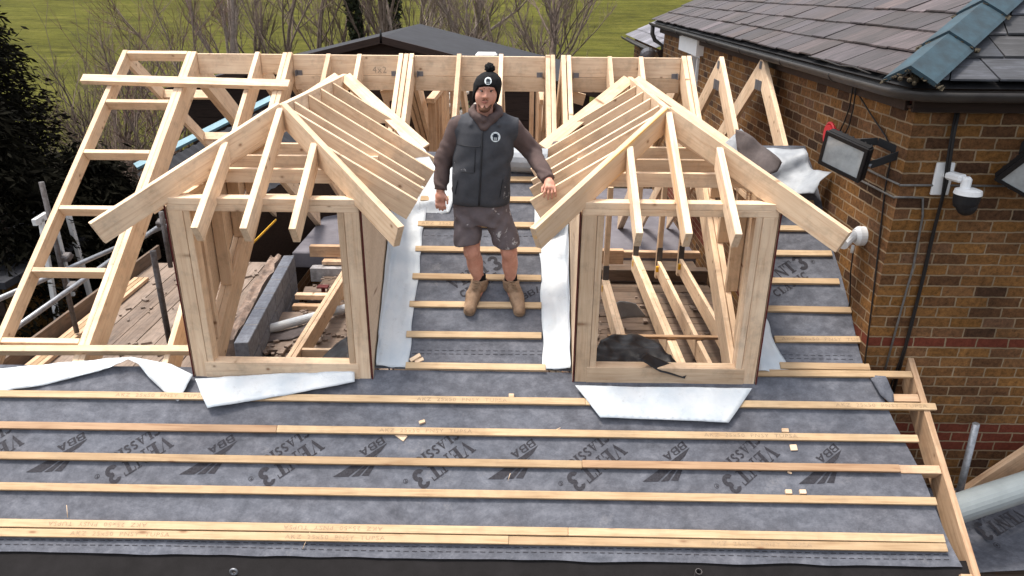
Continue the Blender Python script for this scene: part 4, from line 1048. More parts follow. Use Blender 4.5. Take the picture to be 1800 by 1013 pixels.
# hip tiles: V shaped, weathered blue, with mossy mortar
hd = Vector((1, 1, TS)).normalized(); L = 0.62
for k in range(7):
    s0 = -0.10+k*L
    bm = bmesh.new()
    sec = [(-0.165, -0.085), (-0.14, -0.065), (0, 0.02), (0.14, -0.065), (0.165, -0.085), (0.15, -0.105), (0, -0.015), (-0.15, -0.105)]
    sv = Vector((1, -1, 0)).normalized(); uv = sv.cross(hd).normalized()
    if uv.z < 0: uv = -uv
    ringv = []
    for t_ in (0, L+0.05):
        ringv.append([bm.verts.new(hd*t_ + sv*a + uv*(b + 0.02*(1-t_/L))) for a, b in sec])
    n = len(sec)
    for i in range(n): bm.faces.new((ringv[0][i], ringv[0][(i+1) % n], ringv[1][(i+1) % n], ringv[1][i]))
    bm.faces.new(ringv[0][::-1]); bm.faces.new(ringv[1]); bmesh.ops.recalc_face_normals(bm, faces=bm.faces)
    c = Vector((XE, YE, ZE+0.11))+hd*s0
    link('hip_tile', mesh_of(bm), M['hip_blue'], rf, Matrix.Translation(c))
    bm = bmesh.new()
    for q in range(26):
        a = rnd.uniform(-0.2, 0.2); vs_ = bmesh.ops.create_icosphere(bm, subdivisions=1, radius=rnd.uniform(0.008, 0.018))['verts']
        for v in vs_: v.co = Vector((v.co.x*1.4, v.co.y*1.4, v.co.z*0.8)) + sv*a + uv*(0.012-abs(a)*0.6+0.0) + hd*rnd.uniform(-0.03, 0.03)
    link('moss', mesh_of(bm), M['moss'], rf, Matrix.Translation(c+hd*0.02))
bm = bmesh.new()
for q in range(12):
    vs_ = bmesh.ops.create_icosphere(bm, subdivisions=1, radius=rnd.uniform(0.012, 0.026))['verts']
    dv = Vector((rnd.uniform(-0.12, 0.12), rnd.uniform(-0.12, 0.12), rnd.uniform(-0.04, 0.03)))
    for v in vs_: v.co += dv
link('moss', mesh_of(bm), M['moss'], rf, Matrix.Translation(Vector((XE, YE, ZE+0.05))))
# gutters: half-round profile swept along both eaves, fascia and soffit
def gutter(name, pts, parent, r=0.068):
    V = []; Fc = []; n = 9
    for i, p in enumerate(pts):
        p = Vector(p); d = (Vector(pts[min(i+1, len(pts)-1)])-Vector(pts[max(i-1, 0)])).normalized()
        sd_ = Vector((-d.y, d.x, 0)).normalized()
        for k in range(n):
            a = math.pi+math.pi*k/(n-1); V.append(p+sd_*math.cos(a)*r+Vector((0, 0, math.sin(a)*r)))
    for i in range(len(pts)-1):
        for k in range(n-1): q = i*n+k; Fc.append((q, q+1, q+n+1, q+n))
    me = from_py(V, Fc, True); bm = bmesh.new(); bm.from_mesh(me); bmesh.ops.solidify(bm, geom=list(bm.faces), thickness=0.005)
    return link(name, mesh_of(bm), M['gutter'], parent)
gx, gy, gz = XE-0.035, YE-0.035, ZE-0.025
gut = gutter('gutter', [(gx, 14.9, gz), (gx, 12, gz-.01), (gx, 9, gz-0.02), (gx, 6.5, gz-0.02), (gx, gy+0.25, gz-0.02), (gx+0.03, gy+0.1, gz-0.02), (gx+0.12, gy+0.02, gz-0.02), (gx+0.3, gy, gz-0.02), (9, gy, gz-0.02)], bh)
for y in (6.0, 7.2, 8.6, 10.2, 12.2):
    P = [Vector((gx+0.068*math.cos(a), y, gz-0.02+0.068*math.sin(a))) for a in np.linspace(math.pi, 2*math.pi, 9)]
    tube('bracket', P, 0.009, M['gutter'], gut, 6)
box('fascia', (XW-0.06, 9.9, ZE-0.1), (0.03, 9.6, 0.2), M['dark_brown'], bh)
box('fascia', (6.1, YW-0.06, ZE-0.1), (7.0, 0.03, 0.2), M['dark_brown'], bh)
box('soffit', (6.1, YW-0.02, ZE-0.17), (7.0, 0.1, 0.02), M['dark_brown'], bh)
tube('downpipe', [(gx, 14.8, gz-0.05), (gx, 14.8, gz-0.2), (gx+0.06, 14.8, gz-0.32), (XW+0.02, 14.75, gz-0.42), (XW+0.02, 14.75, 0.2)], 0.04, M['gutter'], gut, 8)
# lower wing behind
wg = thing('house_wing', (3.2, 17, 0), 'lower slate roofed wing with brown gutter behind the brick house', 'house')
wall_quad('wall', [((2.75, 19.0, 0), (0, -1, 0), 4.3, 0, 5.1), ((2.75, 14.7, 0), (1, 0, 0), 4, 0, 5.1)], wg)
V = []; Fc = []; T = []
for row in range(8):
    y = 14.75
    while y < 19.2:
        d0, d1 = row*0.28, row*0.28+0.45; k = len(V); g = rnd.uniform(0.8, 1.5)
        for (yy, dd, h) in ((y, d0, .02), (y+.3, d0, .02), (y+.3, d1, 0), (y, d1, 0)): V.append((2.55+dd, yy, 5.16+TS*dd+h))
        Fc.append((k+3, k+2, k+1, k)); T += [(0.12*g, 0.12*g, 0.14*g, 1)]*4; y += 0.304
me = from_py(V, Fc); ca = me.color_attributes.new('tone', 'FLOAT_COLOR', 'POINT'); ca.data.foreach_set('color', [x for c in T for x in c])
link('roof', me, M['slate'], wg)
gutter('gutter', [(2.5, 19.2, 5.14), (2.5, 17, 5.13), (2.5, 14.75, 5.13)], wg)
box('verge_board', (3.6, 14.72, 5.5), (2.2, 0.04, 0.16), M['dark_brown'], wg, Matrix.Rotation(R(-24.5), 3, 'Y'))
c = Vector((2.35, 14.5, 4.98))
t = thing('satellite_dish', c, 'small grey satellite dish on a rod by the house wing', 'satellite dish')
bm = bmesh.new(); bmesh.ops.create_uvsphere(bm, u_segments=16, v_segments=8, radius=0.16)
for v in list(bm.verts):
    if v.co.z > -0.05: bm.verts.remove(v)
bmesh.ops.solidify(bm, geom=list(bm.faces), thickness=0.008)
link('dish', mesh_of(bm), M['plate'], t, Matrix.Translation(c+Vector((0, 0, 0.14))) @ Matrix.Rotation(R(-60), 4, 'X'))
tube('rod', [c, c+Vector((0.02, 0, -0.9))], 0.015, M['plate'], t, 6)

# ---- things fixed to the brick house
def floodlight(c, nrm, label, wall, name='floodlight', size=0.30, roll=0.0):
    nrm = Vector(nrm).normalized(); c = Vector(c)
    x = Vector((0, 0, 1)).cross(nrm).normalized(); y = nrm.cross(x)
    if roll:
        q = Matrix.Rotation(R(roll), 3, nrm); x = q @ x; y = q @ y
    mw = Matrix(((x.x, y.x, nrm.x, c.x), (x.y, y.y, nrm.y, c.y), (x.z, y.z, nrm.z, c.z), (0, 0, 0, 1)))
    t = thing(name, c, label, 'floodlight', 'black floodlights on the brick house')
    s = size
    bm = bmesh.new(); box_bm(bm, (0, 0, -0.02), (s*1.12, s*0.86, 0.07)); bmesh.ops.bevel(bm, geom=list(bm.edges), offset=0.012, segments=2, affect='EDGES')
    for k in range(6): box_bm(bm, (-s*0.4+k*s*0.16, 0, -0.075), (0.012, s*0.7, 0.05))
    link('housing', mesh_of(bm), M['black'], t, mw)
    bm = bmesh.new(); box_bm(bm, (0, 0, 0.016), (s*0.96, s*0.68, 0.006)); link('glass', mesh_of(bm), M['glass_lamp'], t, mw)
    bm = bmesh.new()
    for k in range(4):
        a = (s*0.5, s*0.36); sx = 1 if k < 2 else -1
    box_bm(bm, (0, s*0.385, 0.018), (s*1.1, s*0.09, 0.018)); box_bm(bm, (0, -s*0.385, 0.018), (s*1.1, s*0.09, 0.018)); box_bm(bm, (s*0.515, 0, 0.018), (s*0.07, s*0.68, 0.018)); box_bm(bm, (-s*0.515, 0, 0.018), (s*0.07, s*0.68, 0.018))
    link('bezel', mesh_of(bm), M['black'], t, mw)
    # U bracket from both ends of the housing back to the wall
    wl = Vector(wall); e = x*(s*0.60)
    for sg in (1, -1):
        a = c+e*sg-nrm*0.03; b = wl+e*sg*0.55
        beam('bracket_arm', a, b, 0.014, 0.055, M['black'], t, upv=(0, 0, 1), anchor=0.5)
        tube('bolt', [a-e*sg*0.02, a+e*sg*0.06], 0.014, M['galv'], t, 8)
    beam('bracket_plate', wl-e*0.55, wl+e*0.55, 0.014, 0.055, M['black'], t, anchor=0.5)
    return t
fc = atX(1484, 274, 2.36)
wp = atX(1566, 259, XW-0.02)
floodlight(fc, (-0.80, -0.52, -0.22), 'black floodlight with grey glass angled down from the house corner', wp, size=0.32, roll=-14)
fc2 = atY(1822, 300, 4.86)
floodlight(fc2, (-0.35, -0.85, -0.45), 'black floodlight cut by the right edge of the picture', (fc2.x+0.02, YW-0.01, fc2.z+0.12), size=0.34, roll=60)
c = atX(1460, 238, XW-0.10)
t = thing('red_cable_drum', c, 'small red plastic drum fixed to the wall behind the floodlight', 'cable drum')
V, Fc = tube_data([Vector((0, 0, 0)), Vector((0.045, 0, 0))], 0.085, 18); link('flange', from_py(V, Fc), M['red'], t, Matrix.Translation(c-Vector((0.03, 0, 0))))
V, Fc = tube_data([Vector((0, 0, 0)), Vector((0.04, 0, 0))], 0.05, 18); link('core', from_py(V, Fc), M['red'], t, Matrix.Translation(c+Vector((0.015, 0, 0))))
tube('coil', [c+Vector((-0.012, 0.1*math.cos(q), 0.1*math.sin(q))) for q in np.linspace(0.3, 5.2, 16)], 0.012, M['red'], t, 6)
# bullet camera
c = atX(1512, 415, XW-0.03)
t = thing('bullet_camera', c, 'round white security camera on the wall at the tip of the dormer hip', 'camera')
V, Fc = tube_data([Vector((0.028, 0, 0)), Vector((-0.02, 0, 0)), Vector((-0.045, 0, 0))], [0.075, 0.075, 0.055], 20); me = from_py(V, Fc); link('base', me, M['white'], t, Matrix.Translation(c))
V, Fc = tube_data([Vector((-0.03, 0.0, 0.02)), Vector((-0.09, -0.03, 0.0)), Vector((-0.17, -0.10, -0.035))], [0.03, 0.045, 0.045], 14); link('body', from_py(V, Fc, False), M['white'], t, Matrix.Translation(c))
tube('pull_tag', [c+Vector((-0.05, -0.02, -0.07)), c+Vector((-0.05, -0.02, -0.13))], 0.013, M['white'], t, 8)
tube('lead', [c+Vector((-0.04, -0.02, -0.12)), c+Vector((-0.02, -0.0, -0.3)), Vector((XW-0.01, c.y, c.z-0.55)), Vector((XW-0.01, c.y-0.02, 3.62))], 0.006, M['cable'], t, 6)
# dome camera
c = atY(1655, 314, YW)
t = thing('dome_camera', c, 'white bracketed dome camera with black lens head on the front brick wall', 'camera')
box('back_plate', c+Vector((0.0, -0.012, 0)), (0.125, 0.022, 0.23), M['white'], t, bev=0.006)
box('arm', c+Vector((0.035, -0.09, 0.035)), (0.075, 0.15, 0.055), M['white'], t, Matrix.Rotation(R(18), 3, 'Z'), bev=0.015)
box('arm_drop', c+Vector((0.075, -0.17, 0.0)), (0.06, 0.06, 0.11), M['white'], t, bev=0.018)
h = c+Vector((0.09, -0.19, -0.05))
V, Fc = tube_data([h+Vector((0, 0, .03))-h, h+Vector((0, 0, .018))-h, Vector((0, 0, -0.01))], [0.05, 0.083, 0.088], 24); link('cap', from_py(V, Fc), M['white'], t, Matrix.Translation(h))
V, Fc = tube_data([Vector((0, 0, -0.011)), Vector((0, 0, -0.07)), Vector((0, 0, -0.10))], [0.085, 0.079, 0.07], 24); link('housing', from_py(V, Fc), M['black'], t, Matrix.Translation(h))
bm = bmesh.new(); bmesh.ops.create_uvsphere(bm, u_segments=18, v_segments=10, radius=0.066); me = mesh_of(bm); me.polygons.foreach_set('use_smooth', [True]*len(me.polygons))
link('lens_ball', me, M['black'], t, Matrix.Translation(h+Vector((0.008, -0.008, -0.092))))
# cables and conduits
def cable(pts, r, label, mat='cable', name='wall_cable'):
    o = tube(name, pts, r, M[mat], None, 7); return tag(o, label, 'cable', 'cables and conduits on the brick house')
def yw(px, py, off=0.015): return atY(px, py, YW-off)
def xw(px, py, off=0.012): return atX(px, py, XW-off)
cable([yw(1686, 190), yw(1676, 240, .05), yw(1664, 320, .055), yw(1643, 400), yw(1625, 480), yw(1600, 580), yw(1570, 690)], 0.012, 'thick black cable falling down the front brick wall past the dome camera')
cable([yw(1681, 190, .02), yw(1668, 260, .05), yw(1655, 350, .055), yw(1634, 430, .02), yw(1616, 510, .02), yw(1590, 610, .02), yw(1562, 690, .02)], 0.007, 'thin black cable beside the thick one on the front brick wall')
cable([yw(1582, 326), yw(1650, 326), yw(1730, 327), yw(1800, 328)], 0.008, 'upper grey conduit running right along the front brick wall', 'conduit')
cable([xw(1520, 296), xw(1550, 311), xw(1581, 325)], 0.008, 'upper grey conduit on the side brick wall behind the floodlight', 'conduit')
cable([xw(1510, 316), xw(1545, 334), xw(1571, 347)], 0.008, 'lower grey conduit on the side brick wall below the floodlight', 'conduit')
cable([yw(1571, 347), yw(1600, 347), yw(1622, 348), yw(1622, 380), yw(1605, 470), yw(1580, 560), yw(1556, 650)], 0.008, 'grey conduit turning down the front brick wall left of the cables', 'conduit')
cable([xw(1500, 150, .1), xw(1493, 190, .05), xw(1484, 215, .03), xw(1476, 232, .06)], 0.006, 'left wire hanging from the gutter to the red drum')
cable([xw(1505, 152, .1), xw(1500, 190, .05), xw(1492, 222, .03), xw(1484, 238, .06)], 0.006, 'right wire hanging from the gutter to the red drum')
cable([xw(1508, 165, .05), xw(1530, 200, .03), xw(1557, 240, .02), xw(1567, 262), xw(1566, 280), xw(1556, 330), xw(1546, 420), xw(1537, 500), xw(1520, 640)], 0.006, 'long thin wire sagging from the gutter and down the side brick wall')
cable([(gx-0.02, 6.6, gz+0.05), (gx-0.05, 6.3, gz+0.06), (gx-0.03, 5.9, gz+0.04), (gx-0.06, 5.6, gz+0.06), (gx-0.01, 5.4, gz+0.03)], 0.006, 'loose brown wire lying along the gutter edge')

# ---- lower right corner: loose pipe, tube, plank and spare underlay
o = ledger(atY(1716, 745, 4.72), atY(1684, 885, 4.72)+Vector((0.0, 0, -0.3)), 'grey upright scaffold tube beside the verge ladder', 0.025)
del o['group']
a, b = atY(1672, 898, 4.42), atY(1830, 846, 4.6)
t = thing('grey_pipe', a, 'wide pale grey plastic pipe lying beside the verge ladder', 'pipe')
hollow_tube('pipe_wall', a, b+(b-a)*0.5, 0.105, M['pipe'], t, sides=24)
o = beam('loose_plank', atY(1680, 868, 4.78), atY(1840, 762, 4.88), 0.05, 0.2, M['pine_dull'], None); tag(o, 'knotty plank leaning behind the wide grey pipe', 'plank')
c0 = Vector((4.1, 4.5, 2.5))
o = sheet('spare_underlay', [(3.12, 4.28, 2.22), (4.8, 4.45, 2.22), (4.8, 5.05, 2.42), (3.2, 5.05, 2.42)], M['felt'], None, 0.002, 0.08, lambda p: Vector((0, 0, 1))*wob(p, 3, 0.02)); tag(o, 'spare printed underlay piece below the wide grey pipe', 'roofing underlay')
P = []
for q in VM: P.append(q)
def lay(polys, parent, X, Y, ang, zf):
    c, s = math.cos(R(ang)), math.sin(R(ang)); V = []; Fc = []
    for q in polys:
        k = len(V)
        for (a_, b_) in q:
            u = X+a_*c-b_*s; v = Y+(a_*s+b_*c); V.append(Vector((u, v, zf(u, v)))-Vector((3.12, 4.28, 2.22)))
        Fc.append(tuple(range(k, k+len(q))))
    me = from_py(V, Fc); bm = bmesh.new(); bm.from_mesh(me)
    for f in bm.faces:
        if f.normal.z < 0: f.normal_flip()
    link('printed_lettering', mesh_of(bm), M['ink'], parent, Matrix.Translation((3.12, 4.28, 2.22)))
lay(VM, o, 4.0, 4.86, 205, lambda u, v: 2.22+0.2*(v-4.34)/0.72+0.03+wob((u, v, 2.3), 3, 0.02))
o = box('lower_boards', (4.65, 3.9, 2.1), (3.1, 2.2, 0.06), M['old_board'], None); tag(o, 'dark boards below the verge at the lower right corner', 'boards')
# lower storey of the house under the new roof
hw = thing('bungalow_walls', (-0.5, 7.5, 0), 'brick walls of the bungalow carrying the new roof', 'house')
wall_quad('wall', [((-3.1, 4.05, 0), (1, 0, 0), 6.1, 0, 2.35), ((-3.1, 10.2, 0), (0, -1, 0), 6.15, 0, 2.35), ((3.0, 10.2, 0), (-1, 0, 0), 6.1, 0, 2.35)], hw)

# ------------------------------------------------------------------ buildings and trees beyond
ob = thing('outbuilding', (-2.86, 18.7, 0), 'dark outbuilding with black felt gable roof beyond the ridge', 'outbuilding')
rx, rz, y0, y1, hw_, sl2 = -2.86, 5.28, 16.0, 21.5, 4.6, 0.235
V = []
for (y) in (y0-0.3, y1+0.2):
    V += [(rx-hw_, y, rz-hw_*sl2), (rx, y, rz), (rx+hw_, y, rz-hw_*sl2), (rx-hw_, y, rz-hw_*sl2-0.1), (rx, y, rz-0.1), (rx+hw_, y, rz-hw_*sl2-0.1)]
me = from_py(V, [(0, 1, 7, 6), (1, 2, 8, 7), (3, 9, 10, 4), (4, 10, 11, 5), (0, 6, 9, 3), (2, 5, 11, 8), (0, 3, 4, 1), (1, 4, 5, 2), (6, 7, 10, 9), (7, 8, 11, 10)])
link('roof', me, M['roof_black'], ob)
ez = rz-hw_*sl2-0.1
for (y, s) in ((y0, 1), (y1, -1)):
    V = [(rx-hw_+0.3, y, 0), (rx+hw_-0.3, y, 0), (rx+hw_-0.3, y, ez+0.06), (rx, y, rz-0.11), (rx-hw_+0.3, y, ez+0.06)]
    link('wall', from_py(V, [(0, 1, 2, 3, 4)] if s > 0 else [(4, 3, 2, 1, 0)]), M['dark_brown'], ob)
for s in (-1, 1):
    x = rx+s*(hw_-0.3); link('wall', from_py([(x, y0, 0), (x, y1, 0), (x, y1, ez+0.06), (x, y0, ez+0.06)], [(0, 1, 2, 3)] if s > 0 else [(3, 2, 1, 0)]), M['dark_brown'], ob)
    beam('barge_board', (rx, y0-0.33, rz+0.015), (rx+s*hw_, y0-0.33, rz-hw_*sl2+0.015), 0.03, 0.14, M['dark_brown'], ob)
tube('finial', [(rx, y0-0.33, rz-0.05), (rx, y0-0.33, rz+0.14)], [0.03, 0.015], M['black'], ob, 6)
bm = bmesh.new()
for k in range(22): box_bm(bm, (0, 0, 0.1+0.17*k), (hw_*1.8, 0.02, 0.155), Matrix.Rotation(R(4), 3, 'X'))
link('cladding', mesh_of(bm), M['dark_brown'], ob, Matrix.Translation((rx, y0-0.015, 0)))
d = box('door', (-0.55, y0-0.06, 1.55), (0.9, 0.05, 2.1), M['black'], ob); tube('handle', [(-0.25, y0-0.1, 1.5), (-0.25, y0-0.1, 1.62)], 0.015, M['plate'], d, 6)
o = box('white_lid', atY(855, 97, 15.0), (0.42, 0.3, 0.1), M['white'], None, bev=0.04); tag(o, 'white rounded lid peeping over the ridge boards above the man', 'lid')
# shed with ribbed roof and pale blue verge
bs = thing('ribbed_shed', (-5.6, 13.2, 0), 'shed with dark ribbed roof and pale blue verge behind the left rafters', 'shed')
a = atY(296, 262, 12.4); b = atY(480, 170, 13.6)
ed = (b-a).normalized(); L = (b-a).length
down = Vector((0.55, -0.35, -0.55)).normalized()
beam('blue_verge', a-ed*0.6, b+ed*0.3, 0.14, 0.05, M['blue_trim'], bs, upv=(0, -0.5, 0.85))
bm = bmesh.new()
n = 44; V = []; Fc = []
base = a-ed*0.6+Vector((0.06, -0.12, -0.05)); LL = L+0.9
side = Vector((1.4, -0.75, -0.62)); base += Vector((0.03, -0.04, -0.06))
for k in range(n+1):
    q = base+ed*(LL*k/n); h = 0.02 if k % 2 else 0
    V += [q+Vector((0, 0, h)), q+side+Vector((0, 0, h))]
for k in range(n): Fc.append((2*k, 2*k+1, 2*k+3, 2*k+2))
o_ = base.copy(); link('ribbed_roof', from_py([v-o_ for v in V], Fc), M['roof_black'], bs, Matrix.Translation(o_))
q = base+ed*LL
V = [base+Vector((0, .1, -.1)), q+Vector((0, .1, -.1)), Vector((q.x, q.y+.1, 0)), Vector((base.x, base.y+.1, 0)), base+side, q+side, Vector(((q+side).x, (q+side).y, 0)), Vector(((base+side).x, (base+side).y, 0))]
link('wall', from_py([v-o_ for v in V], [(0, 1, 2, 3), (5, 4, 7, 6), (4, 0, 3, 7), (1, 5, 6, 2)]), M['dark_brown'], bs, Matrix.Translation(o_))
link('back_roof', from_py([v-o_ for v in (base+Vector((0, .15, .02)), q+Vector((0, .15, .02)), q+Vector((-0.6, 2.2, -0.35)), base+Vector((-0.6, 2.2, -0.6)))], [(0, 1, 2, 3)]), M['roof_black'], bs, Matrix.Translation(o_))

# white flowers by the rear wall
c = atY(796, 190, 11.6)
t = thing('flowering_shrub', (c.x, c.y, 2.5), 'shrub with white flower heads by the dark outbuilding wall', 'shrub')
def leaf_cloud(n, centres, size, seed, squash=0.7):
    r = random.Random(seed); V = []; Fc = []
    for _ in range(n):
        cx, cy, cz, rr = r.choice(centres)
        u = Vector((r.gauss(0, 1), r.gauss(0, 1), r.gauss(0, 1))).normalized()*rr*r.uniform(0.55, 1.0)
        p = Vector((cx, cy, cz))+u; s = size*r.uniform(0.6, 1.3)
        a = Vector((r.gauss(0, 1), r.gauss(0, 1), r.gauss(0, squash))).normalized(); b = a.cross(Vector((r.gauss(0, 1), r.gauss(0, 1), r.gauss(0, 1)))).normalized()
        k = len(V); V += [p-a*s, p+b*s*0.45, p+a*s, p-b*s*0.45]; Fc.append((k, k+1, k+2, k+3))
    return V, Fc
V, Fc = leaf_cloud(700, [(0, 0, c.z-2.6, 0.3), (0.05, 0, c.z-2.85, 0.35), (-.1, 0, c.z-3.2, 0.4)], 0.05, 4); link('foliage', from_py(V, Fc), M['leaf_green'], t, Matrix.Translation((c.x, c.y, 2.5)))
bm = bmesh.new()
for k in range(34):
    vs_ = bmesh.ops.create_icosphere(bm, subdivisions=1, radius=rnd.uniform(0.035, 0.06))['verts']; dv = Vector((rnd.gauss(0, .12), rnd.uniform(-0.3, -0.1), rnd.gauss(c.z-2.5+0.03, .14)))
    for v in vs_: v.co += dv
link('blossom', mesh_of(bm), M['flower'], t, Matrix.Translation((c.x, c.y, 2.5)))
# metal field gate seen between the right rafters
gt = thing('metal_gate', (1.3, 20, 0), 'pale barred metal gate seen between the right dormer and ridge', 'gate')
for z in (2.9, 3.25, 3.6, 3.95, 4.3): tube('bar', [(0.5, 20, z), (3.2, 20, z)], 0.03, M['galv'], gt, 6)
for x in (0.5, 1.75, 3.2): tube('upright', [(x, 20.02, 0), (x, 20.02, 4.35)], 0.035, M['galv'], gt, 6)

def branch(V, Fc, p, d, L, r0, depth, r, out2, spread=0.5, up_=0.15, sides=5, droop=0):
    n = 4 if depth > 1 else 3
    pts = [p.copy()]; dd = d.copy()
    for i in range(n):
        dd = (dd + Vector((r.gauss(0, .12), r.gauss(0, .12), r.gauss(0, .08)+up_*0.3-droop*0.1))).normalized()
        pts.append(pts[-1]+dd*L/n)
    r1 = r0*(0.55 if depth > 0 else 0.3)
    rad = [r0+(r1-r0)*i/n for i in range(n+1)]
    T = (V, Fc) if depth >= 2 else out2
    v, f = tube_data(pts, rad, sides if depth >= 2 else (4 if depth else 3), False, len(T[0])); T[0].extend(v); T[1].extend(f)
    if depth == 0: return
    kids = {4: 5, 3: 5, 2: 5, 1: 4}.get(depth, 4)
    for k in range(kids):
        t_ = r.uniform(0.3, 1.0) if depth < 4 else r.uniform(0.35, 1.0); i = min(int(t_*n), n-1); q = pts[i].lerp(pts[i+1], t_*n-i)
        ax = Vector((r.gauss(0, 1), r.gauss(0, 1), r.gauss(0, 0.4)))
        nd = (dd + ax.normalized()*spread*r.uniform(0.7, 1.5) + Vector((0, 0, up_))).normalized()
        branch(V, Fc, q, nd, L*r.uniform(0.42, 0.68), rad[i]*r.uniform(0.45, 0.62), depth-1, r, out2, spread, up_, sides, droop)
    if depth >= 2: branch(V, Fc, pts[-1], dd, L*0.55, r1, depth-1, r, out2, spread, up_, sides, droop)
def bare_tree(x, y, h, r0, seed, label, pale=False, spread=0.5, depth=4, ivy=False, lean=(0, 0), twig='twig'):
    r = random.Random(seed); V = []; Fc = []; o2 = ([], [])
    g = ground_z(x, y)
    t = thing('bare_tree', (x, y, g), label, 'tree', 'bare trees along the field edge')
    branch(V, Fc, Vector((0, 0, -0.2)), Vector((lean[0], lean[1], 1)).normalized(), h*0.55, r0, depth, r, o2, spread)
    link('trunk', from_py(V, Fc, True), M['bark_pale' if pale else 'bark'], t, Matrix.Translation((x, y, g)))
    link('crown', from_py(*o2), M[twig], t, Matrix.Translation((x, y, g)))
    if ivy:
        cs_ = [(lean[0]*h*0.06*k, lean[1]*h*.06*k, 0.4*k, r0*2.2) for k in range(int(h*0.55/0.4)+3)]
        v, f = leaf_cloud(3200, cs_, 0.11, seed, 1.0); link('ivy', from_py(v, f), M['ivy'], t, Matrix.Translation((x, y, g)))
def gx_(px, Y): return atY(px, 60, Y).x
TREES = [(395, 31, 9, 0.19, True, 'bare pale tree with thick trunk left of the outbuilding roof'), (450, 33, 8, 0.12, False, 'bare tree second left of the outbuilding roof'),
 (472, 29, 8, 0.12, False, 'bare forked tree just left of the outbuilding roof'), (545, 34, 9, 0.13, False, 'slim bare tree above the left eave of the outbuilding'),
 (575, 36, 9, 0.11, False, 'thin bare tree left of the ivy trunks'), (712, 33, 9, 0.14, True, 'slim bare tree just left of the outbuilding ridge end'),
 (738, 38, 9, 0.15, True, 'bare pale trunk behind the outbuilding ridge end'), (757, 41, 8, 0.12, True, 'bare pale trunk right of the outbuilding ridge end'),
 (805, 30, 8, 0.16, True, 'bare pale tree above the hat of the man'), (830, 33, 8, 0.2, True, 'bare multi-stem pale tree right of the outbuilding ridge'),
 (860, 27, 6, 0.09, False, 'small bare tree over the right slope of the outbuilding'),
 (948, 30, 8, 0.13, False, 'bare twiggy tree left of the right dormer ridge'), (1020, 24, 7, 0.17, False, 'dark bare bushy tree close behind the ridge at right'), (960, 36, 8, 0.1, False, 'thin bare tree behind the twiggy one at right')]
for k, (px, Y, h, r0, pale, lab) in enumerate(TREES):
    bare_tree(gx_(px, Y), Y, h, r0, 100+k, lab, pale, spread=0.42 if pale else 0.55, lean=(rnd.uniform(-.12, .12), rnd.uniform(-.1, .1)))
bare_tree(gx_(640, 34), 34, 10, 0.17, 201, 'left of two ivy clad dark trunks behind the outbuilding', ivy=True, lean=(-0.05, 0))
bare_tree(gx_(685, 34), 34, 10, 0.2, 202, 'right of two ivy clad dark trunks behind the outbuilding', ivy=True, lean=(0.02, 0))
# thin upright shoots and low thicket at the left
def shoots(x, y, n, h, seed, label, spreadx=0.9, mat='twig', name='bare_shrub'):
    r = random.Random(seed); V = []; Fc = []; g = ground_z(x, y)
    t = thing(name, (x, y, g), label, 'shrub', 'bare shrubs along the left garden edge')
    for k in range(n):
        b = Vector((r.uniform(-spreadx, spreadx), r.uniform(-spreadx*0.6, spreadx*.6), 0)); pts = [b]; d = Vector((r.gauss(0, .12), r.gauss(0, .12), 1)).normalized(); hh = h*r.uniform(0.45, 1.1)
        for i in range(5):
            d = (d+Vector((r.gauss(0, .09), r.gauss(0, .09), 0))).normalized(); pts.append(pts[-1]+d*hh/5)
        v, f = tube_data(pts, [0.022, 0.019, 0.016, 0.012, 0.008, 0.003], 4, False, len(V)); V += v; Fc += f
        for q in range(9):
            i = r.randint(1, 4); dd = (d+Vector((r.gauss(0, .7), r.gauss(0, .7), r.gauss(0.1, .3)))).normalized(); l = hh*r.uniform(.08, .22)
            v, f = tube_data([pts[i], pts[i]+dd*l*0.5+Vector((0, 0, l*.05)), pts[i]+dd*l], [0.007, 0.005, 0.002], 3, False, len(V)); V += v; Fc += f
    link('stems', from_py(V, Fc), M[mat], t, Matrix.Translation((x, y, g)))
for k, (px, Y, n, h, lab) in enumerate(((150, 22, 8, 6.0, 'tall bare upright shoots left of the gable ladder top'), (185, 25, 8, 6.3, 'bare reddish shoots rising above the ladder corner'), (110, 20, 7, 5.6, 'thin bare shoots beside the dark conifers'), (215, 24, 7, 5.8, 'thin bare shoots just above the ladder top'))):
    shoots(gx_(px, Y), Y, n, h, 300+k, lab, 1.3, 'twig_red' if k % 2 else 'twig')
for k, (px, Y, h, lab) in enumerate(((205, 18, 5.2, 'brown tangled small tree seen through the upper ladder rungs'), (265, 17, 4.4, 'brown tangled small tree seen through the middle of the ladder'), (150, 16, 4.8, 'brown tangled small tree by the conifer edge left of the ladder'), (330, 19, 5.0, 'brown tangled small tree behind the cross plank'), (300, 26, 7.0, 'reddish twiggy tree between ladder top and the pale thick tree'), (240, 23, 6.2, 'twiggy brown tree just above the ladder top'), (100, 18, 5.4, 'twiggy brown tree at the conifer tops'), (350, 28, 7.5, 'reddish twiggy tree beside the pale thick trunk'))):
    bare_tree(gx_(px, Y), Y, h, 0.07, 400+k, lab, spread=0.75, depth=4, lean=(rnd.uniform(-.3, .3), rnd.uniform(-.2, .2)), twig='twig_red' if k in (1, 3, 4, 7) else 'twig')
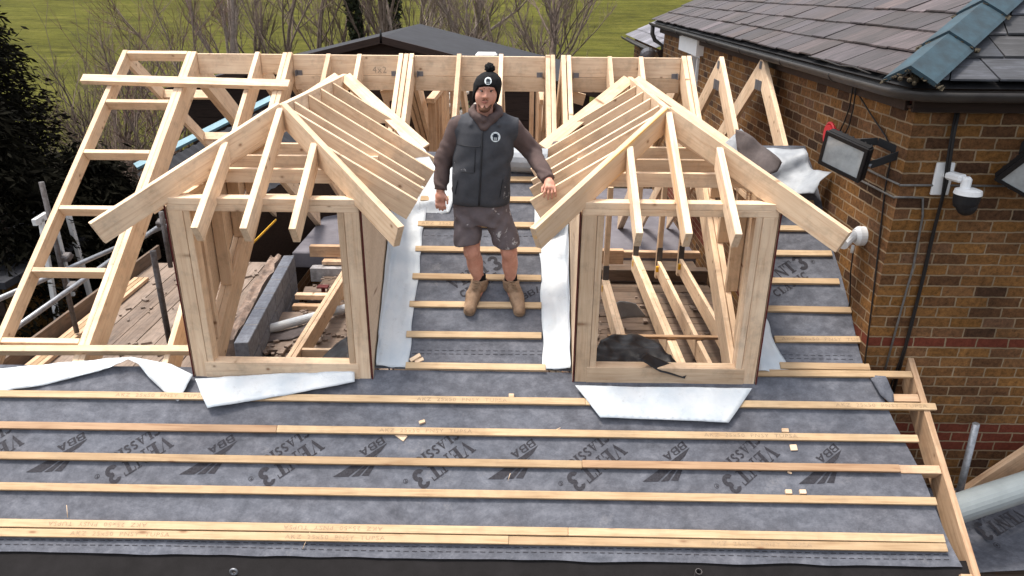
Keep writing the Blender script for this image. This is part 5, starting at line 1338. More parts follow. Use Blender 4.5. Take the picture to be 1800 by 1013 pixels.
# hedge of tangled undergrowth that nobody could count
r = random.Random(77); V = []; Fc = []
for k in range(11000):
    x = r.uniform(-16, -3.5); y = r.uniform(15.5, 27); h = r.uniform(0.1, 1.5)*(1.0 if x < -5 else 0.6)
    p = Vector((x, y, r.uniform(0, h))); d = Vector((r.gauss(0, 1), r.gauss(0, 1), r.gauss(.3, .7))).normalized(); l = r.uniform(.3, .9)
    v, f = tube_data([p, p+d*l*.5+Vector((0, 0, .05)), p+d*l], [0.011, 0.009, 0.004], 3, False, len(V)); V += v; Fc += f
o = link('undergrowth', from_py(V, Fc), M['bramble'], None); tag(o, 'tangled brown bramble undergrowth along the garden edge', 'undergrowth', kind='stuff')
# dark conifers at the left edge
def conifer(x, y, h, w, seed, label):
    r = random.Random(seed); V = []; Fc = []
    t = thing('conifer_tree', (x, y, 0), label, 'tree', 'dark conifers at the left edge')
    tube('trunk', [(x, y, 0), (x, y, h*0.9)], [0.22, 0.04], M['bark'], t, 8)
    for k in range(420):
        z = h*r.uniform(0.02, 1.0)**0.9; a = r.uniform(0, 2*math.pi); rad = w*(1-z/h)**0.55*r.uniform(0.75, 1.1)
        b = Vector((0, 0, z)); d = Vector((math.cos(a), math.sin(a), 0)); nseg = 7
        for i in range(nseg):
            t_ = (i+1)/nseg
            if t_ < 0.3: continue
            p = b+d*rad*t_+Vector((0, 0, 0.25*math.sin(t_*2)*rad*0.5-0.32*t_*t_*rad))
            for q in range(9):
                s = r.uniform(0.08, 0.22); u = (d*r.uniform(.2, 1)+Vector((r.gauss(0, .6), r.gauss(0, .6), r.gauss(-.35, .3)))).normalized()
                v_ = u.cross(Vector((r.gauss(0, 1), r.gauss(0, 1), r.gauss(0, 1)))).normalized()*s*0.13; p2 = p+Vector((r.gauss(0, .12), r.gauss(0, .12), r.gauss(0, .1)))
                k0 = len(V); V += [p2, p2+u*s*.5+v_, p2+u*s, p2+u*s*.5-v_]; Fc.append((k0, k0+1, k0+2, k0+3))
    link('crown', from_py(V, Fc), M['conifer'], t, Matrix.Translation((x, y, 0)))
conifer(-9.4, 12.5, 6.6, 2.3, 1, 'tall dark conifer at the upper left edge of the picture')
conifer(-7.6, 10.2, 4.7, 1.8, 2, 'dark drooping conifer beside the gable ladder')
conifer(-10.5, 9.0, 5.4, 2.3, 3, 'dark conifer cut by the left edge of the picture')
conifer(-6.9, 11.6, 3.7, 1.5, 5, 'low dark conifer between the tall ones and the blue edged shed')
conifer(-11.5, 15.5, 6.4, 2.4, 4, 'dark conifer furthest back at the left edge')

# ------------------------------------------------------------------ the man: implicit surfaces, one continuous mesh per piece
class Field:
    def __init__(s, lo, hi, h):
        s.lo = np.array(lo, float); s.h = h
        s.n = np.ceil((np.array(hi)-s.lo)/h).astype(int)+1
        s.ax = [s.lo[k]+h*np.arange(s.n[k]) for k in range(3)]
        s.d = np.full(tuple(s.n), 1.0, np.float32)
    def win(s, lo, hi):
        a = np.clip(np.floor((np.array(lo)-s.lo)/s.h).astype(int), 0, s.n-1); b = np.clip(np.ceil((np.array(hi)-s.lo)/s.h).astype(int)+1, 1, s.n)
        sl_ = tuple(slice(a[k], b[k]) for k in range(3))
        X, Y, Z = np.meshgrid(s.ax[0][sl_[0]], s.ax[1][sl_[1]], s.ax[2][sl_[2]], indexing='ij', sparse=True)
        return sl_, X, Y, Z
    def put(s, sl_, v, k):
        a = s.d[sl_]
        if k > 0:
            h = np.clip(0.5+0.5*(a-v)/k, 0, 1); s.d[sl_] = a+(v-a)*h-k*h*(1-h)
        else: s.d[sl_] = np.minimum(a, v)
    def cone(s, a, b, ra, rb, k=0.02, sy=1.0):
        a = np.array(a, float); b = np.array(b, float); pad = max(ra, rb)/min(sy, 1)+k+0.03
        sl_, X, Y, Z = s.win(np.minimum(a, b)-pad, np.maximum(a, b)+pad)
        if 0 in s.d[sl_].shape: return s
        ba = b-a; q = max(float(ba@ba), 1e-9)
        t = np.clip(((X-a[0])*ba[0]+(Y-a[1])*ba[1]+(Z-a[2])*ba[2])/q, 0, 1)
        d = np.sqrt((X-a[0]-t*ba[0])**2+((Y-a[1]-t*ba[1])/sy)**2+(Z-a[2]-t*ba[2])**2)-(ra+(rb-ra)*t)
        s.put(sl_, d, k); return s
    def ell(s, c, r, k=0.02):
        c = np.array(c, float); r = np.array(r, float); pad = k+0.03
        sl_, X, Y, Z = s.win(c-r-pad, c+r+pad)
        q = np.sqrt(((X-c[0])/r[0])**2+((Y-c[1])/r[1])**2+((Z-c[2])/r[2])**2)
        s.put(sl_, (q-1)*r.min(), k); return s
    def loft(s, secs, k=0.02, p=2.3):
        """secs: (z, cx, cy, half width, half depth) from low to high"""
        S = np.array(sorted(secs)); w = S[:, 3:].max()+0.06
        sl_, X, Y, Z = s.win((S[:, 1].min()-w, S[:, 2].min()-w, S[0, 0]-.05), (S[:, 1].max()+w, S[:, 2].max()+w, S[-1, 0]+.05))
        zz = Z.ravel(); f = [np.interp(zz, S[:, 0], S[:, i]).reshape(Z.shape) for i in range(1, 5)]
        q = (np.abs((X-f[0])/f[2])**p+np.abs((Y-f[1])/f[3])**p)**(1/p)
        d = (q-1)*np.minimum(f[2], f[3])
        d = np.maximum(d, np.maximum(S[0, 0]-Z, Z-S[-1, 0]))
        s.put(sl_, d, k); return s
    def cut(s, fn):
        X, Y, Z = np.meshgrid(*s.ax, indexing='ij', sparse=True); s.d = np.maximum(s.d, fn(X, Y, Z).astype(np.float32)); return s
    def add(s, fn):
        X, Y, Z = np.meshgrid(*s.ax, indexing='ij', sparse=True); s.d = s.d+fn(X, Y, Z).astype(np.float32); return s
    def mesh(s, smooth=3):
        d = s.d; ins = d < 0; n = s.n
        nc = n-1
        cnt = np.zeros(tuple(nc), np.int8); acc = np.zeros(tuple(nc)+(3,), np.float32)
        def sub(off): return tuple(slice(off[k], off[k]+nc[k]) for k in range(3))
        for axis in range(3):
            for o1 in (0, 1):
                for o2 in (0, 1):
                    oa = [0, 0, 0]; oth = [k for k in range(3) if k != axis]; oa[oth[0]] = o1; oa[oth[1]] = o2
                    ob_ = list(oa); ob_[axis] = 1
                    A = d[sub(oa)]; B = d[sub(ob_)]; cr = (A < 0) != (B < 0)
                    t = np.where(cr, A/np.where(cr, A-B, 1), 0)
                    cnt += cr; acc[..., axis] += np.where(cr, t, 0); acc[..., oth[0]] += np.where(cr, o1, 0); acc[..., oth[1]] += np.where(cr, o2, 0)
        act = cnt > 0; idx = np.full(tuple(nc), -1, np.int64); ii = np.argwhere(act); idx[act] = np.arange(len(ii))
        V = s.lo+s.h*(ii+acc[act]/cnt[act][:, None])
        Q = []
        for axis in range(3):
            o1, o2 = [k for k in range(3) if k != axis]
            shp = [slice(None)]*3
            A = [slice(0, n[k]) for k in range(3)]; A[axis] = slice(0, n[axis]-1); B = list(A); B[axis] = slice(1, n[axis])
            ca = ins[tuple(A)]; cb = ins[tuple(B)]; cr = np.argwhere(ca != cb)
            if len(cr) == 0: continue
            ok = (cr[:, o1] > 0) & (cr[:, o2] > 0) & (cr[:, o1] < nc[o1]) & (cr[:, o2] < nc[o2]); cr = cr[ok]
            def at(d1, d2):
                c = cr.copy(); c[:, o1] -= d1; c[:, o2] -= d2; return idx[c[:, 0], c[:, 1], c[:, 2]]
            q = np.stack([at(1, 1), at(0, 1), at(0, 0), at(1, 0)], 1)
            flip = ins[cr[:, 0], cr[:, 1], cr[:, 2]]
            if axis == 1: flip = ~flip
            q[~flip] = q[~flip][:, ::-1]; Q.append(q)
        Q = np.concatenate(Q)
        for _ in range(smooth):
            e = np.concatenate([Q[:, [0, 1]], Q[:, [1, 2]], Q[:, [2, 3]], Q[:, [3, 0]]]); e = np.concatenate([e, e[:, ::-1]])
            S = np.zeros_like(V); np.add.at(S, e[:, 0], V[e[:, 1]]); c = np.bincount(e[:, 0], minlength=len(V))[:, None]
            V = 0.45*V+0.55*S/np.maximum(c, 1)
        return V, Q
def fmesh(name, f, mat, parent, smooth=3):
    V, Q = f.mesh(smooth); o = np.array(parent_loc)
    me = bpy.data.meshes.new(name); V = V-o
    me.vertices.add(len(V)); me.vertices.foreach_set('co', V.astype(np.float32).ravel())
    me.loops.add(len(Q)*4); me.loops.foreach_set('vertex_index', Q.astype(np.int32).ravel())
    me.polygons.add(len(Q)); me.polygons.foreach_set('loop_start', np.arange(0, len(Q)*4, 4, dtype=np.int32))
    me.update(); me.validate(); me.polygons.foreach_set('use_smooth', [True]*len(me.polygons))
    return link(name, me, mat, parent, Matrix.Translation(Vector(parent_loc)))

def skin_mat():
    m, n, l, p = newmat('skin')
    tc = n.new('ShaderNodeTexCoord'); a = noise_node(n, l, tc.outputs['Object'], 16, 4); b = noise_node(n, l, tc.outputs['Object'], 60, 3)
    c = ramp_out(n, l, a.outputs['Fac'], [(0.3, (0.50, 0.235, 0.165)), (0.65, (0.62, 0.335, 0.25))])
    c = mix(n, l, 'MULTIPLY', 0.4, c, ramp_out(n, l, b.outputs['Fac'], [(0.3, (0.85, 0.75, 0.72)), (0.7, (1.05, 1, 1))]))
    l.new(c, p.inputs['Base Color']); p.inputs['Roughness'].default_value = 0.62; p.inputs['Specular IOR Level'].default_value = 0.3
    p.inputs['Subsurface Weight'].default_value = 0.04; p.inputs['Subsurface Radius'].default_value = (0.02, 0.008, 0.005)
    return m
def cloth_mat(name, c1, c2, splash=0.0, scale=9, thr=0.68, seed=0.0):
    m, n, l, p = newmat(name)
    tc = n.new('ShaderNodeTexCoord'); a = noise_node(n, l, tc.outputs['Object'], scale, 5, 0.65)
    c = ramp_out(n, l, a.outputs['Fac'], [(0.3, c2), (0.68, c1)])
    f = noise_node(n, l, tc.outputs['Object'], 240, 2)
    if splash:
        mp = n.new('ShaderNodeMapping'); mp.inputs['Location'].default_value = (seed, seed*2, seed*3); l.new(tc.outputs['Object'], mp.inputs[0])
        s = noise_node(n, l, mp.outputs[0], 26, 5, 0.7); g = noise_node(n, l, mp.outputs[0], 5, 2)
        k = n.new('ShaderNodeMath'); k.operation = 'MULTIPLY'; l.new(s.outputs['Fac'], k.inputs[0]); l.new(g.outputs['Fac'], k.inputs[1])
        c = mix(n, l, 'MIX', ramp_out(n, l, k.outputs[0], [(thr*0.5, (0, 0, 0)), (thr*0.5+0.03, (splash, splash, splash))]), c, (0.55, 0.54, 0.55))
    l.new(c, p.inputs['Base Color']); p.inputs['Roughness'].default_value = 0.9; p.inputs['Specular IOR Level'].default_value = 0.2
    bump(n, l, f.outputs['Fac'], 0.3, 0.003, p)
    return m
M['skin'] = skin_mat()
M['vest'] = cloth_mat('vest', (0.066, 0.069, 0.079), (0.044, 0.046, 0.054), 0.5, thr=0.86, seed=3.0)
M['hoodie'] = cloth_mat('hoodie', (0.115, 0.082, 0.078), (0.075, 0.054, 0.052), 0.4, thr=0.88, seed=1.3)
M['shorts'] = cloth_mat('shorts', (0.165, 0.14, 0.15), (0.115, 0.098, 0.107), 0.8, thr=0.73, seed=5.1)
M['beanie'] = cloth_mat('beanie', (0.012, 0.012, 0.014), (0.007, 0.007, 0.008), scale=40)
M['sock'] = cloth_mat('sock', (0.012, 0.011, 0.012), (0.008, 0.008, 0.009), scale=40)
M['boot'] = cloth_mat('boot', (0.38, 0.26, 0.175), (0.22, 0.145, 0.095), scale=14)
M['sole'] = plain('sole', (0.2, 0.14, 0.095), 0.9, scale=20)
M['lace'] = plain('lace', (0.42, 0.3, 0.2), 0.9)
M['beard'] = cloth_mat('beard', (0.135, 0.068, 0.043), (0.085, 0.042, 0.027), scale=120)
M['lip'] = plain('lip', (0.34, 0.11, 0.09), 0.55)
M['eye_white'] = plain('eye_white', (0.6, 0.57, 0.55), 0.3)
M['iris'] = plain('iris', (0.03, 0.02, 0.015), 0.3)
M['badge_white'] = plain('badge_white', (0.68, 0.74, 0.76), 0.7, var=0.05)
M['badge_dark'] = plain('badge_dark', (0.015, 0.022, 0.035), 0.8)

parent_loc = (-0.26, 5.52, RZ(5.52)+0.02)
man = thing('person', parent_loc, 'man in black bobble hat, dark work vest, shorts and tan boots standing between the dormers', 'person')
Y0 = 5.52
def HX(z): return -0.268+(z-5.40)*0.13        # the head leans a little to the right of the picture
# arms and legs: joints
RS_, RE_, RW_ = (-0.465, 5.54, 5.245), (-0.590, 5.565, 4.985), (-0.612, 5.50, 4.765)
LS_, LE_, LW_ = (-0.070, 5.54, 5.235), (0.085, 5.60, 5.055), (0.205, 5.325, 4.895)
RH, RK, RA = (-0.385, 5.55, 4.58), (-0.378, 5.50, 4.27), (-0.322, 5.565, 4.00)
LH, LK, LA = (-0.165, 5.55, 4.58), (-0.082, 5.50, 4.27), (-0.068, 5.565, 4.00)
f = Field((-0.76, 5.15, 3.86), (0.36, 5.80, 5.68), 0.0055)
f.loft([(4.50, -.28, 5.55, .15, .10), (4.70, -.29, 5.55, .17, .11), (4.95, -.28, 5.54, .17, .11), (5.2, -.27, 5.54, .18, .10), (5.29, -.265, 5.54, .13, .08)], 0.03)
f.cone((-.27, 5.55, 5.26), (HX(5.38), 5.535, 5.40), 0.066, 0.06, 0.03)
# head
f.loft([(5.375, HX(5.375), 5.475, .030, .030), (5.395, HX(5.395), 5.487, .052, .062), (5.43, HX(5.43), 5.50, .070, .082), (5.475, HX(5.475), 5.51, .079, .094), (5.53, HX(5.53), 5.512, .082, .100), (5.58, HX(5.58), 5.515, .076, .095), (5.62, HX(5.62), 5.52, .05, .065)], 0.02, 2.15)
hx = HX(5.48)
f.cone((HX(5.525), 5.420, 5.525), (HX(5.482), 5.403, 5.481), 0.008, 0.0125, 0.012)      # nose
for s in (-1, 1):
    f.ell((HX(5.478)+s*.012, 5.412, 5.478), (.009, .010, .008), 0.008)                   # nostril wings
    f.ell((HX(5.475)+s*.042, 5.447, 5.470), (.030, .024, .034), 0.03)                    # cheeks
    f.ell((HX(5.538)+s*.034, 5.424, 5.539), (.024, .012, .008), 0.012)                   # brow
    f.ell((HX(5.5)+s*.086, 5.53, 5.50), (.012, .022, .032), 0.01)                        # ears
f.ell((HX(5.388), 5.425, 5.392), (.026, .020, .017), 0.02)                               # chin
for (A, B, C, k) in ((RS_, RE_, RW_, 1), (LS_, LE_, LW_, 1)):
    f.cone(A, B, .052, .043, .02); f.cone(B, C, .043, .029, .015)
for (A, B, C) in ((RH, RK, RA), (LH, LK, LA)):
    f.cone(A, B, .088, .063, .03); f.cone(B, C, .058, .043, .02)
    mid = [B[i]*.62+C[i]*.38 for i in range(3)]; f.ell((mid[0], mid[1]+.018, mid[2]), (.061, .06, .10), .03)
    f.ell((B[0], B[1]-.022, B[2]), (.042, .035, .045), .02)
    f.cone(C, (C[0], C[1]+.02, C[2]-.06), .043, .045, .02); f.cone((C[0], C[1], C[2]-.07), (C[0]+(-.04 if C[0] < -.2 else .04), C[1]-.12, C[2]-.14), .04, .03, .02)
# right hand hanging (left of the picture)
def fing(P, r0, r1):
    for a, b, i in zip(P[:-1], P[1:], range(9)):
        n = len(P)-1; f.cone(a, b, r0+(r1-r0)*i/n, r0+(r1-r0)*(i+1)/n, .005)
w = np.array(RW_)
f.cone(w, w+(.004, -.012, -.045), .030, .034, .012, 1); f.cone(w+(-.022, -.012, -.035), w+(-.020, -.02, -.075), .020, .019, .012); f.cone(w+(.020, -.012, -.035), w+(.022, -.02, -.072), .020, .018, .012)
for k, (dx, L) in enumerate(((-.030, .060), (-.010, .074), (.010, .078), (.029, .068))):
    b = w+np.array((dx, -.018, -.076)); fing([b, b+(0.001*k, -.012, -L*.5), b+(.002*k, -.005, -L*.8), b+(.002*k, .006, -L)], .0105, .0085)
b = w+np.array((.034, -.02, -.03)); fing([b, b+(.020, -.02, -.028), b+(.022, -.026, -.06)], .0125, .009)
# left hand resting over the rafter (right of the picture)
w = np.array(LW_)
f.cone(w, w+(.010, -.040, -.012), .029, .030, .012); f.cone(w+(-.014, -.032, -.010), w+(-.014, -.085, -.030), .018, .015, .012); f.cone(w+(.026, -.032, -.010), w+(.036, -.080, -.032), .017, .014, .012)
f.cone(w+(.008, -.032, -.010), w+(.012, -.085, -.030), .019, .016, .012)
for k, (dx, L) in enumerate(((-.024, .070), (.000, .086), (.023, .082), (.044, .064))):
    b = w+np.array((dx, -.084, -.032)); fing([b, b+(.003*k-.005, -.022, -L*.40), b+(.005*k-.008, -.018, -L*.8), b+(.006*k-.009, -.008, -L)], .0098, .0075)
b = w+np.array((-.022, -.03, -.02)); fing([b, b+(-.022, -.032, -.022), b+(-.026, -.055, -.045)], .012, .009)
body = fmesh('body', f, M['skin'], man, 2)
# hoodie: sleeves, body and thick hood collar
f = Field((-0.78, 5.2, 4.6), (0.34, 5.82, 5.52), 0.008)
f.loft([(4.66, -.32, 5.55, .20, .13), (4.95, -.29, 5.54, .20, .13), (5.18, -.27, 5.54, .20, .12), (5.28, -.265, 5.545, .165, .10), (5.33, -.262, 5.55, .09, .085)], 0.03)
for (A, B, C) in ((RS_, RE_, RW_), (LS_, LE_, LW_)):
    f.cone(A, B, .082, .070, .03); f.cone(B, C, .068, .050, .025)
    d = (np.array(C)-np.array(B)); d = d/np.linalg.norm(d); c = np.array(C)
    f.cone(c-d*.035, c-d*.005, .047, .045, .004)
for k in range(15):                                    # the hood bunched round the neck
    a = math.radians(-62+304*k/14); b_ = math.radians(-62+304*(k+1)/14)
    def hp(q): return (-.262+.098*math.cos(q), 5.535+.095*math.sin(q), 5.345+.030*math.sin(q)+.012*abs(math.cos(q)))
    f.cone(hp(a), hp(b_), .031, .031, .012)
for s in (-1, 1): f.cone((-.262+s*.075, 5.455, 5.335), (-.272+s*.012, 5.428, 5.255), .026, .020, .012)
f.add(lambda X, Y, Z: 0.004*np.sin(Z*75+X*60+2.5*np.sin(Y*30+Z*17))*np.clip((5.15-Z)*4, 0, 1) + 0.003*np.sin(X*60+Z*33+Y*30+2*np.sin(Z*21)))
for C, B in ((RW_, RE_), (LW_, LE_)):
    d = (np.array(C)-np.array(B)); d = d/np.linalg.norm(d); e = np.array(C)-d*0.004
    f.cut(lambda X, Y, Z: np.where((np.abs(X-C[0]) < .12) & (np.abs(Y-C[1]) < .14) & (np.abs(Z-C[2]) < .13), ((X-e[0])*d[0]+(Y-e[1])*d[1]+(Z-e[2])*d[2]), -1.0))
fmesh('hoodie', f, M['hoodie'], man, 2)
# vest
f = Field((-0.66, 5.28, 4.6), (0.06, 5.8, 5.42), 0.008)
f.loft([(4.665, -.323, 5.55, .235, .155), (4.69, -.322, 5.55, .245, .162), (4.80, -.318, 5.545, .238, .16), (4.98, -.292, 5.54, .222, .155), (5.12, -.272, 5.54, .225, .148), (5.22, -.270, 5.545, .232, .135), (5.285, -.268, 5.55, .228, .115), (5.315, -.267, 5.555, .19, .09), (5.335, -.266, 5.56, .13, .075)], 0.02, 2.6)
for s in (-1, 1): f.cone((-.267+s*.12, 5.55, 5.285), (-.267+s*.20, 5.545, 5.235), .06, .095, .03, .9)
f.add(lambda X, Y, Z: 0.003*np.sin(Z*14+X*23+4*np.sin(X*7+Z*5)) + 0.0025*np.sin(X*31-Z*27+2*np.sin(Z*12)) + 0.002*np.sin(Z*70+X*12)*np.clip((4.78-Z)*10, 0, 1))
# neck opening and arm holes
f.cut(lambda X, Y, Z: .085+np.clip((5.34-Z), 0, .2)*(-.62)-np.sqrt((X+.264)**2+((Y-5.50)/1.25)**2))
for s, S in ((-1, RS_), (1, LS_)):
    f.cut(lambda X, Y, Z: np.minimum(s*(X-(S[0]+s*.052)) , 1) - 0.10*np.clip((5.16-Z)*0, 0, 1))
for s in (-1, 1): f.cone((-.262+s*.082, 5.478, 5.325), (-.268+s*.10, 5.432, 5.275), .018, .013, .012)
vest = fmesh('vest', f, M['vest'], man, 2)
# shorts
f = Field((-0.62, 5.3, 4.28), (0.10, 5.78, 4.82), 0.008)
f.loft([(4.50, -.285, 5.55, .20, .135), (4.62, -.30, 5.55, .215, .145), (4.78, -.31, 5.55, .21, .14)], 0.03)
f.cone((-.405, 5.545, 4.55), (-.410, 5.515, 4.34), .110, .106, .03); f.cone((-.18, 5.545, 4.55), (-.098, 5.515, 4.34), .110, .101, .03)
f.add(lambda X, Y, Z: 0.005*np.sin(X*38+Z*20+2*np.sin(Z*18)) + 0.003*np.sin(Z*45-X*40+2*np.sin(X*19)))
f.cut(lambda X, Y, Z: 4.332+0.02*np.sin(X*14)-Z)
for K in (RK, LK): f.cut(lambda X, Y, Z: np.where(Z < 4.40, .066-np.sqrt((X-K[0])**2+(Y-K[1]-.01)**2), -1.0))
fmesh('shorts', f, M['shorts'], man, 2)
# beanie with turned band and bobble
f = Field((-0.40, 5.36, 5.40), (-0.10, 5.70, 5.76), 0.006)
f.loft([(5.42, HX(5.42), 5.535, .094, .095), (5.50, HX(5.50), 5.525, .101, .117), (5.56, HX(5.56), 5.52, .104, .122), (5.60, HX(5.60), 5.522, .090, .108), (5.625, HX(5.625), 5.525, .065, .08), (5.642, HX(5.642), 5.53, .035, .045)], 0.02, 2.1)
f.cut(lambda X, Y, Z: np.clip(5.556-1.05*(Y-5.41), 5.425, 9)-Z)
f.add(lambda X, Y, Z: 0.0012*np.sin((X*180)) )
f.cut(lambda X, Y, Z: np.where(Z < 5.54, .079-np.sqrt((X-HX(5.49))**2+((Y-5.50)/1.18)**2), -1.0))
hat = fmesh('beanie', f, M['beanie'], man, 2)
bm = bmesh.new(); bmesh.ops.create_icosphere(bm, subdivisions=4, radius=0.036)
for v in bm.verts: v.co *= 1+0.28*mnoise.noise(v.co*70)+0.1*mnoise.noise(v.co*200)
me = mesh_of(bm); me.polygons.foreach_set('use_smooth', [True]*len(me.polygons))
link('bobble', me, M['beanie'], hat, Matrix.Translation((HX(5.66)+.002, 5.535, 5.668)))
# beard: goatee and moustache; eyes, brows, mouth
f = Field((-0.40, 5.36, 5.34), (-0.14, 5.60, 5.50), 0.004)
f.ell((HX(5.388), 5.421, 5.386), (.036, .023, .020), .01)
for s in (-1, 1): f.cone((HX(5.395)+s*.028, 5.427, 5.392), (HX(5.42)+s*.046, 5.437, 5.420), .012, .008, .01)
f.cone((HX(5.405), 5.416, 5.408), (HX(5.412), 5.417, 5.416), .008, .005, .008)
fmesh('beard', f, M['beard'], man, 2)
f = Field((-0.36, 5.36, 5.42), (-0.16, 5.50, 5.50), 0.003)
for s in (-1, 1): f.cone((HX(5.462)+s*.006, 5.4085, 5.4600), (HX(5.452)+s*.024, 5.4155, 5.454), .004, .002, .003)
fmesh('moustache', f, M['beard'], man, 1)
f = Field((-0.36, 5.36, 5.40), (-0.16, 5.50, 5.49), 0.003)
for s in (-1, 1): f.cone((HX(5.440), 5.4065, 5.441), (HX(5.445)+s*.023, 5.4145, 5.4455), .0052, .003, .004)
fmesh('lips', f, M['lip'], man, 1)
for s in (-1, 1):
    bm = bmesh.new(); bmesh.ops.create_uvsphere(bm, u_segments=12, v_segments=8, radius=0.011)
    for v in bm.verts: v.co = Vector((v.co.x*1.15, v.co.y*0.8, v.co.z*0.5))
    c = Vector((HX(5.52)+s*.032, 5.4245, 5.519)); e = link('eye', mesh_of(bm), M['eye_white'], man, Matrix.Translation(c))
    bm = bmesh.new(); bmesh.ops.create_uvsphere(bm, u_segments=10, v_segments=6, radius=0.0078)
    link('iris', mesh_of(bm), M['iris'], e, Matrix.Translation(c+Vector((0.001, -0.006, 0.0005))))
    f = Field((-0.36, 5.36, 5.50), (-0.14, 5.50, 5.57), 0.003)
    f.cone((HX(5.54)+s*.016, 5.4135, 5.537), (HX(5.54)+s*.050, 5.4245, 5.541), .0045, .003, .003); fmesh('eyebrow', f, M['beard'], man, 1)
    f = Field((-0.36, 5.36, 5.50), (-0.14, 5.50, 5.57), 0.003)
    f.cone((HX(5.53)+s*.019, 5.4195, 5.527), (HX(5.53)+s*.045, 5.4245, 5.5265), .0055, .0045, .003); fmesh('eyelid', f, M['iris'], man, 1)
# socks and boots
for (K, A, s, lab) in ((RK, RA, -1, 'r'), (LK, LA, 1, 'l')):
    f = Field((A[0]-.2, 5.25, 3.78), (A[0]+.2, 5.78, 4.14), 0.006)
    f.cone((A[0], A[1], A[2]+.055), (A[0], A[1], A[2]-.03), .051, .052, .01); f.cut(lambda X, Y, Z: Z-(A[2]+.058)); fmesh('sock', f, M['sock'], man, 1)
    # boot pitched down the slope: heel up the roof, toe on the lower batten
    heel = np.array((A[0], 5.615, RZ(5.615)+.058)); toe = np.array((A[0]+s*.072, 5.372, RZ(5.372)+.075))
    ball = heel*.35+toe*.65+np.array((s*.006, 0, .004))
    f = Field((A[0]-.22, 5.24, 3.72), (A[0]+.22, 5.80, 4.16), 0.006)
    f.cone(heel, ball, .044, .050, .02); f.cone(ball, toe, .052, .045, .02)
    f.cone((A[0], A[1]+.005, A[2]+.005), (A[0], A[1]+.012, A[2]-.05), .066, .062, .02)
    f.cone((A[0], A[1]-.0, A[2]-.02), ball+np.array((0, .03, .03)), .054, .046, .03)
    f.cone((A[0], A[1]-.04, A[2]+.035), (A[0]+s*.01, A[1]-.085, A[2]-.03), .020, .030, .02)
    f.cut(lambda X, Y, Z: Z-(A[2]+.012+.35*(5.565-Y)*.3))
    f.cut(lambda X, Y, Z: np.where(Z > A[2]-.035, .052-np.sqrt((X-A[0])**2+(Y-A[1]-.003)**2), -1.0))
    f.add(lambda X, Y, Z: 0.002*np.sin(X*90+Z*70)+0.0015*np.sin(Y*110))
    f.cut(lambda X, Y, Z: (RZ(5.5)+TP*(Y-5.5)+.030)-Z)
    bt = fmesh('boot', f, M['boot'], man, 2)
    f = Field((A[0]-.22, 5.24, 3.72), (A[0]+.22, 5.80, 4.10), 0.006)
    f.cone(heel-np.array((0, 0, .012)), ball-np.array((0, 0, .012)), .049, .056, .02); f.cone(ball-np.array((0, 0, .012)), toe-np.array((0, -.004, .014)), .057, .050, .02)
    f.cut(lambda X, Y, Z: np.maximum((RZ(5.5)+TP*(Y-5.5)+.022)-Z, Z-(RZ(5.5)+TP*(Y-5.5)+.056))); fmesh('sole', f, M['sole'], bt, 1)
    # laces zigzag up the tongue
    t0 = np.array(ball)+np.array((-s*.002, -.0, .052)); t1 = np.array((A[0]+s*.006, A[1]-.068, A[2]+.028)); P = []
    for k in range(9):
        q = t0+(t1-t0)*k/8; P.append(Vector(q)+Vector(((.024 if k % 2 else -.024), -.012-0.012*math.sin(k/8*3.14), .004+0.010*math.sin(k/8*3.14))))
    tube('lace', P, 0.0042, M['lace'], bt, 5)
    tube('lace_loop', [Vector(t1)+Vector((0, -.012, .0)), Vector(t1)+Vector((.026, -.022, -.028)), Vector(t1)+Vector((.016, -.026, -.05)), Vector(t1)+Vector((0, -.016, -.01)), Vector(t1)+Vector((-.024, -.022, -.03)), Vector(t1)+Vector((-.016, -.024, -.048))], 0.0038, M['lace'], bt, 5)
# zip, pocket lines and round house badges, laid on the cloth surface
def front(me_o, x, z):
    hit, loc, nor, i = me_o.ray_cast(Vector((x, 4.5, z))-Vector(parent_loc), Vector((0, 1, 0)))
    return (loc+Vector(parent_loc), nor) if hit else (Vector((x, 5.4, z)), Vector((0, -1, 0)))
bpy.context.view_layer.update()
def seam(pts, r, mat, name):
    P = []
    for (a, b) in zip(pts[:-1], pts[1:]):
        for k in range(9): q = k/9; P.append(front(vest, a[0]+(b[0]-a[0])*q, a[1]+(b[1]-a[1])*q)[0]+Vector((0, -r*0.35, 0)))
    P.append(front(vest, *pts[-1])[0]+Vector((0, -r*.35, 0)))
    tube(name, P, r, mat, vest, 6)
M['seam'] = plain('seam', (0.02, 0.021, 0.026), 0.7)
seam([(-.283, 5.245), (-.292, 5.0), (-.312, 4.68)], .007, M['seam'], 'zip')
seam([(-.500, 5.135), (-.40, 5.125), (-.295, 5.125)], .0028, M['seam'], 'yoke_seam')
seam([(-.335, 5.115), (-.343, 4.935)], .004, M['seam'], 'chest_pocket')
seam([(-.44, 4.935), (-.35, 4.93)], .0028, M['seam'], 'pocket_seam')
seam([(-.13, 4.88), (-.15, 4.78), (-.155, 4.74)], .004, M['seam'], 'side_pocket')
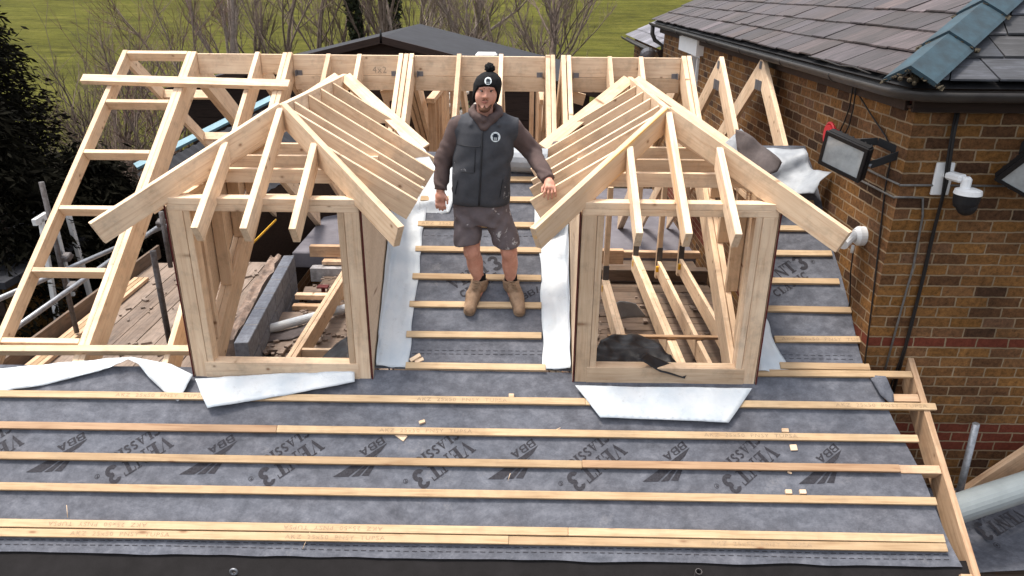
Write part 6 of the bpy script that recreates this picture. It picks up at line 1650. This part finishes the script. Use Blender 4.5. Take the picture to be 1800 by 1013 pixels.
seam([(-.47, 4.87), (-.495, 4.76)], .004, M['seam'], 'side_pocket')
def badge(host, x, z, r, tilt=0.0):
    c, n_ = front(host, x, z); n_ = Vector((n_.x*.5, n_.y, n_.z*.6)).normalized()
    xa = Vector((0, 0, 1)).cross(n_)*-1; xa = Vector((1, 0, 0)) - n_*n_.x; xa.normalize(); ya = n_.cross(xa)
    if ya.z < 0: ya = -ya
    mw = Matrix(((xa.x, ya.x, n_.x, c.x), (xa.y, ya.y, n_.y, c.y), (xa.z, ya.z, n_.z, c.z), (0, 0, 0, 1)))
    def flat(polys, h, mat, name, par):
        V = []; Fc = []
        for q in polys:
            k = len(V)
            for (a, b) in q:
                p = mw @ Vector((a*r, b*r, 0)); hit, l_, nn, i = host.ray_cast(Vector((p.x, 4.5, p.z))-Vector(parent_loc), Vector((0, 1, 0)))
                if hit: p = l_+Vector(parent_loc)
                V.append(p+n_*h-c)
            Fc.append(tuple(range(k, k+len(q))))
        me = from_py(V, Fc); bm = bmesh.new(); bm.from_mesh(me)
        for g in bm.faces:
            if g.normal.dot(n_) < 0: g.normal_flip()
        return link(name, mesh_of(bm), mat, par, Matrix.Translation(c))
    disc = [[(0, 0), (math.cos(2*math.pi*k/28), math.sin(2*math.pi*k/28)), (math.cos(2*math.pi*(k+1)/28), math.sin(2*math.pi*(k+1)/28))] for k in range(28)]
    b = flat(disc, .003, M['badge_white'], 'badge', host)
    house = [[(-.70, .22), (0, .72), (.70, .22), (.62, .10), (0, .52), (-.62, .10)], [(-.52, .16), (0, .53), (.52, .16), (.52, -.08), (-.52, -.08)], rect(-.52, -.62, -.30, -.08), rect(-.16, -.62, -.06, -.08), rect(.06, -.62, .16, -.08), rect(.30, -.62, .52, -.08), rect(.22, .45, .40, .70), rect(-.40, .45, -.22, .70), rect(-.52, -.70, .52, -.58)]
    return flat(house, .0045, M['badge_dark'], 'house_emblem', b if False else host)
badge(vest, -.187, 5.195, .036)
badge(hat, HX(5.6)+.002, 5.590, .026)
